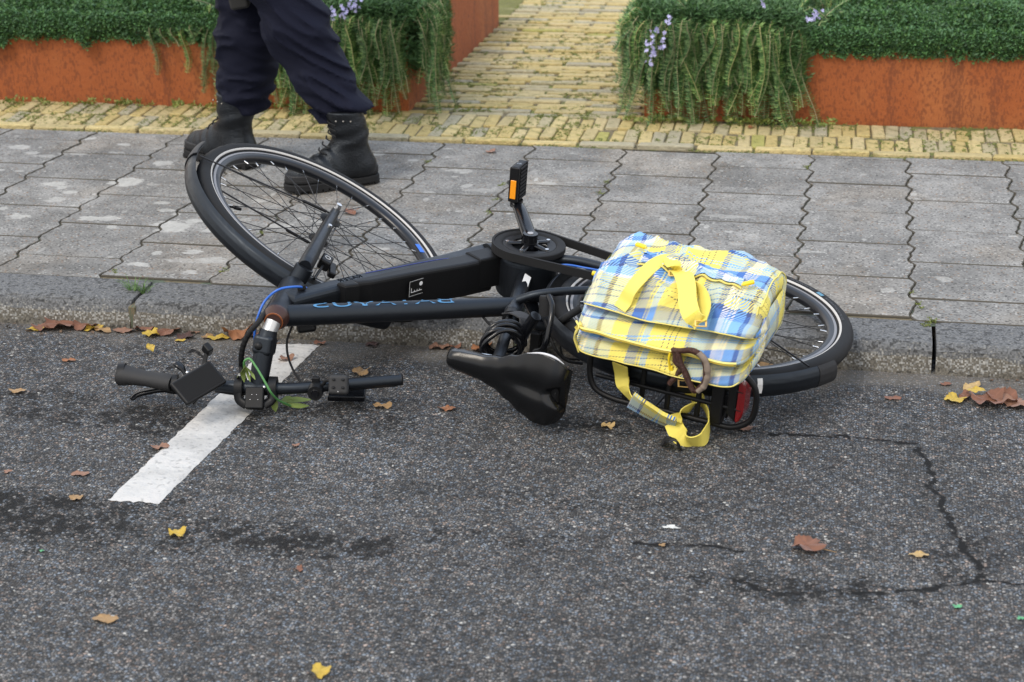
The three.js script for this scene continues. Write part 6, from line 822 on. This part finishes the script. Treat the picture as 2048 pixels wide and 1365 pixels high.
    const crease = 0.0035 * Math.sin(x * 150 - y * 90) * sm(0.035, 0.015, Math.abs(x - 0.175)) + 0.004 * Math.sin(y * 120 + x * 40) * sm(0.1, 0.14, y) * sm(0.21, 0.16, y);
    d += -crease * 0.7 - 0.0025 * (noise3(x * 25, y * 25, z * 25, 4) - 0.5); const ec = Math.abs(Math.hypot(x - 0.29, y - 0.03) - 0.082); d += -0.0022 * sm(0.004, 0.0, ec) - 0.002 * (x < 0.085 && y < 0.1 ? sm(0.003, 0, Math.abs(x - 0.08)) : 0) - 0.0022 * sm(0.005, 0, Math.abs(y - 0.135 - (x - 0.06) * 0.1));
    return Math.max(d, 0.018 - y, y - ly);
  };
  const outline = (g = 0) => { const s = new THREE.Shape(); s.moveTo(-0.004 - g, 0); s.bezierCurveTo(-0.004 - g, 0.036 + g, 0.03, 0.044 + g, 0.075, 0.04 + g); s.bezierCurveTo(0.13, 0.036 + g, 0.17, 0.052 + g, 0.225, 0.052 + g); s.bezierCurveTo(0.27, 0.05 + g, 0.296 + g, 0.03, 0.296 + g, 0.004); s.bezierCurveTo(0.296 + g, -0.028, 0.26, -0.043 - g, 0.22, -0.044 - g); s.bezierCurveTo(0.16, -0.046 - g, 0.13, -0.034 - g, 0.075, -0.04 - g); s.bezierCurveTo(0.03, -0.044 - g, -0.004 - g, -0.036 - g, -0.004 - g, 0); return s; };
  function boot(heel, toe, lean, lx, ly, label) {
    const b = part('boot', p); if (label) b.userData.label = label; const d = toe.clone().sub(heel); b.position.copy(heel).setY(paveY); b.rotation.y = Math.atan2(-d.z, d.x);
    mesh('upper', nets(bootF(lx, ly), [-0.06, 0.012, -0.085], [0.31 + Math.max(0, lx), ly + 0.012, 0.085], 0.0058), leather, b);
    const sole = [extrude(outline(0.003), 0.022, 0.004, 2, 10).rotateX(Math.PI / 2).translate(0, 0.0175, 0), extrude(outline(0.0), 0.012, 0.003, 1, 10).rotateX(Math.PI / 2).translate(0, 0.036, 0)];
    mesh('sole', merge(sole), rubber, b);
    const tr = []; for (let i = 0; i < 13; i++) if (i !== 5) for (const s of [-1, 1]) tr.push(rbox(0.017, 0.014, 0.03, 0.002, 1).translate(0.012 + i * 0.0215, 0.0085, s * (i < 3 || i > 10 ? 0.022 : 0.032))); mesh('tread_lugs', merge(tr), rubber, b).userData.kind = 'stuff';
    mesh('toe_rand', extrude(outline(0.001), 0.02, 0.004, 2, 10).rotateX(Math.PI / 2).translate(0, 0.046, 0).scale(0.99, 1, 0.97), phys([0.014, 0.014, 0.0155], 0.55), b);
    for (let i = 0; i < 8; i++) { const t = i / 7, x = lerp(0.19, 0.127 + lx * 0.8, sm(0, 0.6, t)), y = lerp(0.098, ly - 0.02, t), w = lerp(0.026, 0.03, t); mesh('lace', sweep([V(x - 0.012, y - 0.004, -w), V(x - 0.001, y + 0.003, 0), V(x - 0.012, y + 0.004, w)], 0.0026, { m: 6 }), rubber, b); }
    for (const s of [-1, 1]) for (let i = 0; i < 3; i++) mesh('eyelet', new THREE.SphereGeometry(0.0028, 8, 6).translate(0.085 + lx - 0.022 * i + 0.03, ly - 0.022 - i * 0.002, s * (0.047 + 0.004 * i)), std([0.35, 0.33, 0.3], 0.35, { metalness: 0.6 }), b);
  }
  boot(heelL, toeL, 0, 0.03, 0.235); boot(heelR, toeR, 0, 0.0, 0.235);
}
// ---------------------------------------------------------------- fallen leaves and scraps
function leafGeo(kind, seed, size, curl) {
  const r = mulberry(seed), n = 40, pos = [], col = [], idx = [], rings = 5; let shape;
  if (kind === 'maple') shape = a => { const k = Math.abs(Math.cos(a * 2.5)); return 0.6 + 0.4 * Math.pow(k, 0.8) * (0.6 + 0.4 * Math.cos(a)) + 0.05 * Math.cos(a * 17 + seed); }; else if (kind === 'oval') shape = a => 0.62 / Math.sqrt(0.38 + 0.9 * Math.sin(a) ** 2) + 0.03 * Math.cos(a * 13 + seed); else shape = a => 0.7 + 0.2 * Math.cos(a * 3 + seed) + 0.1 * Math.cos(a * 7 + seed * 2) + 0.06 * Math.cos(a * 15);
  const b1 = r() * 6.28, b2 = r() * 6.28;
  for (let i = 0; i <= rings; i++) for (let j = 0; j < n; j++) { const t = i / rings, a = j / n * 6.2832, q = shape(a) * size * t, x = Math.cos(a) * q, z = Math.sin(a) * q, u = x / size, w = z / size;
    let y = curl * size * (0.55 * (u * Math.cos(b1) + w * Math.sin(b1)) ** 2 + 0.28 * Math.sin(3 * a + b2) * t * t + 0.12 * Math.sin(7 * a + b1) * t * t) + (fbm(u * 3 + seed, w * 3, 2, 4) - 0.5) * size * 0.22 * curl - 0.012 * size * Math.abs(Math.sin(a * 2.5)) ; const sh = 1 - 0.22 * curl * Math.abs(u * Math.cos(b1) + w * Math.sin(b1));
    pos.push(x * sh, y, z * sh); const v = 0.72 + 0.5 * fbm(u * 5 + seed, w * 5, 3, 9) + (Math.abs(Math.sin(a * 2.5)) < 0.1 ? 0.15 : 0) - 0.25 * sm(0.75, 1, t) * r(); col.push(v, v, v); }
  for (let i = 0; i < rings; i++) for (let j = 0; j < n; j++) { const a = i * n + j, b = i * n + (j + 1) % n; idx.push(a, b, a + n, b, b + n, a + n); }
  const g = new THREE.BufferGeometry(); let lo = 1e9; for (let i = 1; i < pos.length; i += 3) lo = Math.min(lo, pos[i]); for (let i = 1; i < pos.length; i += 3) pos[i] -= lo; g.setAttribute('position', new THREE.Float32BufferAttribute(pos, 3)); g.setAttribute('color', new THREE.Float32BufferAttribute(col, 3)); g.setIndex(idx); g.computeVertexNormals(); return g;
}
const leafMats = Object.fromEntries(Object.entries({ brown: [0.2, 0.082, 0.044], orange: [0.29, 0.115, 0.042], yellow: [0.5, 0.34, 0.04], tan: [0.33, 0.2, 0.085], pale: [0.47, 0.32, 0.13], dark: [0.07, 0.03, 0.022], dull: [0.26, 0.135, 0.085] }).map(([k, c]) => [k, new THREE.MeshPhysicalMaterial({ color: new THREE.Color().setRGB(...c), vertexColors: true, roughness: 0.7, transmission: 0.15, thickness: 0, side: THREE.DoubleSide })]));
const stalkGeo = l => sweep([V(0, 0.003, 0), V(l * 0.5, 0.005, l * 0.08), V(l, 0.002, 0)], t => 0.0011 - 0.0004 * t, { m: 5, n: 8 });
let leafN = 0;
function leaf(x, z, onPave, kind, colour, size, curl, turn, label, group, stalk = 0, lift = 0) {
  const s = ++leafN, t = thing('fallen_leaf', label, 'leaf', group, [x, (onPave ? paveY : 0) + 0.0022 + lift, z]); t.rotation.y = turn;
  mesh('blade', leafGeo(kind, s * 13 + 5, size, curl * 0.68), leafMats[colour], t); if (stalk) { const k = mesh('stalk', stalkGeo(stalk), leafMats.tan2 || leafMats.tan, t); k.geometry.deleteAttribute('uv'); const c = new Float32Array(k.geometry.attributes.position.count * 3).fill(1); k.geometry.setAttribute('color', new THREE.BufferAttribute(c, 3)); k.position.set(size * 0.5, 0.002, 0); }
}
const gutter = 'leaves lying in the gutter along the kerb';
// along the kerb, left of the white stripe
leaf(-1.9868, -4.4570, 0, 'maple', 'brown', 0.062, 0.75, 0.4, 'large curled brown leaf in the gutter left of the grass tuft', null, 0.03);
leaf(-2.0198, -4.4327, 0, 'maple', 'brown', 0.04, 0.6, 2.1, 'smaller brown leaf against the large curled leaf in the gutter');
leaf(-2.0395, -4.4220, 0, 'oval', 'yellow', 0.024, 0.4, 0.2, 'yellow leaf tip under the large curled brown leaf in the gutter');
leaf(-1.9217, -4.4559, 0, 'maple', 'brown', 0.042, 0.8, 1.4, 'brown curled leaf behind an upright yellow leaf in the gutter');
leaf(-1.8923, -4.4492, 0, 'oval', 'yellow', 0.028, 0.9, 0.8, 'yellow leaf standing against a brown leaf in the gutter');
leaf(-1.8667, -4.4419, 0, 'oval', 'tan', 0.028, 0.5, 2.6, 'tan leaf next to the upright yellow leaf in the gutter');
leaf(-1.8126, -4.4468, 0, 'oval', 'dull', 0.03, 0.35, 0.1, 'single flat dull brown leaf in the gutter beside the kerb joint');
leaf(-1.7650, -4.4619, 0, 'maple', 'brown', 0.036, 0.8, 0.9, 'brown leaf under yellow leaves at the kerb joint');
leaf(-1.6875, -4.3000, 0, 'oval', 'yellow', 0.022, 0.8, 1.9, 'small yellow leaf leaning on the kerb face at the joint', null, 0, 0.012);
leaf(-1.7308, -4.4262, 0, 'maple', 'yellow', 0.028, 0.7, 2.5, 'bright yellow lobed leaf in front of the kerb joint');
leaf(-1.7022, -4.4531, 0, 'maple', 'brown', 0.04, 0.6, 0.3, 'flat brown leaf in the gutter right of the kerb joint');
leaf(-1.6296, -4.4647, 0, 'oval', 'dull', 0.014, 0.7, 0.3, 'tiny dull leaf fragment alone in the gutter');
leaf(-1.6412, -4.4293, 0, 'scrap', 'dark', 0.03, 0.5, 0.3, 'dark rotten leaf clump in the gutter');
leaf(-1.6476, -4.4025, 0, 'oval', 'yellow', 0.014, 0.3, 0.3, 'small yellow scrap in front of the dark rotten clump');
leaf(-1.5890, -4.4377, 0, 'oval', 'tan', 0.018, 0.6, 1.0, 'small tan leaf beside the yellow leaf near the white stripe');
leaf(-1.5582, -4.4315, 0, 'oval', 'yellow', 0.028, 0.5, 0.3, 'yellow leaf beside the big orange curled leaf');
leaf(-1.5214, -4.4633, 0, 'maple', 'orange', 0.058, 1.0, 1.2, 'big orange curled leaf in the gutter by the brake hose', null, 0.035);
leaf(-1.4781, -4.4628, 0, 'maple', 'brown', 0.03, 0.8, 2.2, 'brown leaf behind the blue cable in the gutter');
leaf(-1.3480, -4.3106, 0, 'scrap', 'dull', 0.026, 0.8, 2.0, 'dull reddish leaf beneath the head tube');
leaf(-1.2950, -4.4334, 0, 'oval', 'brown', 0.018, 0.7, 0.2, 'small brown leaf at the far end of the white stripe');
leaf(-1.1644, -4.4470, 0, 'scrap', 'dark', 0.022, 0.6, 0.5, 'dark rotten leaf scrap below the top tube');
leaf(-0.9972, -4.4521, 0, 'oval', 'dull', 0.026, 0.8, 0.1, 'narrow curled dull leaf below the top tube'); leaf(-0.9614, -4.4614, 0, 'oval', 'brown', 0.02, 0.8, 0.2, 'thin brown curled leaf next to the narrow dull leaf');
leaf(-0.8916, -4.4512, 0, 'maple', 'orange', 0.036, 0.8, 0.8, 'orange lobed leaf next to the coiled cable lock'); leaf(-0.8327, -4.3153, 0, 'maple', 'tan', 0.034, 0.9, 2.2, 'tan leaf standing up behind the orange leaf by the cable lock', null, 0, 0.01);
// right of the rear wheel
leaf(0.2396, -4.3005, 0, 'maple', 'yellow', 0.032, 0.6, 0.4, 'yellow leaf at the start of the brown heap by the kerb'); leaf(0.2659, -4.3241, 0, 'oval', 'brown', 0.025, 0.7, 1.4, 'brown leaf behind the yellow one by the kerb'); leaf(0.2885, -4.3309, 0, 'oval', 'yellow', 0.026, 0.5, 0.2, 'yellow leaf lying on top of the brown heap', null, 0, 0.014);
leaf(0.3091, -4.2926, 0, 'maple', 'brown', 0.052, 0.9, 0.5, 'largest brown curled leaf of the heap by the kerb'); leaf(0.3506, -4.3056, 0, 'maple', 'brown', 0.046, 0.9, 1.9, 'brown upstanding leaf at the back of the heap'); leaf(0.3831, -4.2950, 0, 'maple', 'dull', 0.045, 0.6, 2.9, 'dull flat leaf at the end of the brown heap');
leaf(0.2233, -4.3996, 0, 'oval', 'brown', 0.016, 0.4, 0.1, 'tiny brown leaf just in front of the leaf heap'); leaf(0.2834, -4.3900, 0, 'oval', 'pale', 0.028, 0.6, 0.9, 'pale yellow leaf just in front of the leaf heap'); leaf(0.1031, -4.2915, 0, 'oval', 'brown', 0.02, 0.3, 0.1, 'thin brown leaf pressed against the kerb right of the wheel');
leaf(-0.2030, -4.4436, 0, 'maple', 'tan', 0.034, 0.4, 0.2, 'tan leaf seen through the spokes of the rear wheel');
// on the open road
leaf(-1.8693, -4.2244, 0, 'oval', 'orange', 0.017, 0.5, 0.2, 'small orange leaf on the asphalt left of the phone holder'); leaf(-1.9096, -4.0110, 0, 'oval', 'tan', 0.022, 0.4, 0.1, 'tan leaf on the asphalt left of the handlebar grip'); leaf(-1.1464, -4.2517, 0, 'maple', 'tan', 0.03, 0.7, 0.6, 'tan leaf behind the bare handlebar end'); leaf(-1.0429, -4.0537, 0, 'oval', 'tan', 0.024, 0.6, 0.1, 'tan leaf in front of the bare handlebar end'); leaf(-0.8955, -4.0622, 0, 'oval', 'orange', 0.023, 0.6, 0.1, 'narrow orange leaf in front of the saddle nose');
leaf(-1.4646, -3.7459, 0, 'oval', 'dull', 0.023, 0.7, 0.2, 'dull pink brown leaf at the edge of the white stripe'); leaf(-1.5832, -3.5837, 0, 'oval', 'dull', 0.02, 0.4, 0.2, 'dull brown leaf left of the white stripe'); leaf(-1.5445, -3.4656, 0, 'maple', 'tan', 0.018, 0.5, 2.0, 'light brown leaf at the near end of the white stripe'); leaf(-1.7411, -3.5710, 0, 'scrap', 'dull', 0.012, 0.4, 1.0, 'tiny reddish scrap on the asphalt far from the stripe'); leaf(-1.1771, -3.8065, 0, 'scrap', 'dull', 0.011, 0.3, 1.0, 'tiny pinkish leaf scrap in front of the handlebar');
leaf(-1.2851, -3.3373, 0, 'maple', 'yellow', 0.024, 0.9, 0.5, 'bright yellow curled leaf beyond the end of the white stripe'); leaf(-1.2943, -2.9811, 0, 'oval', 'tan', 0.026, 0.35, 0.0, 'thin flat tan leaf alone on open asphalt'); leaf(-0.8602, -2.8578, 0, 'maple', 'yellow', 0.026, 0.8, 1.0, 'bright yellow folded leaf on open asphalt'); leaf(-1.0049, -3.2300, 0, 'scrap', 'brown', 0.013, 0.7, 1.0, 'small rust brown leaf beside the dark asphalt stain');
leaf(-0.5221, -4.0184, 0, 'maple', 'pale', 0.02, 0.8, 0.3, 'pale yellow leaf in front of the rack left of the strap'); leaf(-0.2184, -4.0560, 0, 'maple', 'dull', 0.026, 0.6, 0.4, 'pinkish brown leaf under the end of the rack'); leaf(-0.0630, -3.4759, 0, 'maple', 'brown', 0.042, 0.7, -0.25, 'large crumpled brown leaf with a long stalk on open asphalt', null, 0.04); leaf(0.1508, -3.4806, 0, 'oval', 'pale', 0.02, 0.6, 0.2, 'pale cream leaf beside the asphalt crack'); leaf(-0.3371, -3.4462, 0, 'scrap', 'tan', 0.009, 0.2, 0, 'tiny tan scrap near the white smear');
// on the tiles and the bricks
leaf(-1.4500, -5.3316, 1, 'maple', 'brown', 0.03, 0.6, 0.4, 'brown leaf on the tiles behind the front axle'); leaf(-1.1735, -6.0752, 1, 'scrap', 'dull', 0.024, 0.4, 0.0, 'flat brown leaf on the tiles before the brick edging'); leaf(-1.5925, -6.8688, 1, 'maple', 'dull', 0.036, 0.8, 0.6, 'curled brown leaf at the corner of the rosemary by the path'); leaf(-2.0338, -6.5907, 1, 'scrap', 'orange', 0.02, 0.7, 0.6, 'orange leaf between the legs at the planter foot'); leaf(-0.3691, -6.5172, 1, 'scrap', 'orange', 0.018, 0.6, 0.4, 'orange leaf under the rosemary on the bricks');
// smears and scraps
{ const m = mesh('bird_dropping', leafGeo('scrap', 991, 0.016, 0.12), new THREE.MeshStandardMaterial({ color: new THREE.Color().setRGB(0.55, 0.55, 0.52), vertexColors: true, roughness: 0.8, side: THREE.DoubleSide })); const [x, z] = [-0.3294, -3.5312]; m.position.set(x, 0.0016, z); m.scale.set(1.4, 0.4, 0.7); tag(m, 'thin white smear on the open asphalt', 'dropping'); }
for (const [x, z, s, l] of [[0.2158, -3.2800, 0.011, 'torn green leaf scrap on the asphalt near the crack'], [0.3270, -3.2542, 0.009, 'green leaf scrap beside the torn one'], [-1.5191, -3.2249, 0.006, 'tiny green scrap near the dark stain']]) { const t = mesh('green_scrap', leafGeo('scrap', 700 + Math.round(s * 1000), s, 0.4), new THREE.MeshPhysicalMaterial({ color: new THREE.Color().setRGB(0.10, 0.34, 0.16), vertexColors: true, roughness: 0.6, side: THREE.DoubleSide })); t.position.set(x, 0.002, z); tag(t, l, 'leaf'); }
{ // crumbs of leaf and grit gathered in the gutter
  const r = mulberry(66), P = [], g = leafGeo('scrap', 321, 0.006, 0.5); for (let i = 0; i < 520; i++) { const x = lerp(-2.3, 0.6, r()), d = r() ** 2; if (fbm(x * 3.5, 4, 3, 67) < 0.42 + 0.2 * d) continue; P.push([x, 0.0015, kerbZ + 0.006 + d * 0.09, 0.35 + 1.1 * r() ** 2, (r() - 0.5) * 0.7, (r() - 0.5) * 0.7, r() * 6.28, 0.4 + 1.1 * r()]); }
  const m = leafMats.brown.clone(); m.color.setRGB(0.12, 0.075, 0.045); scatter('gutter_litter', g, m, P, 'crumbs of brown leaf and dirt along the foot of the kerb', 'litter'); }
renderer.render(scene, camera);
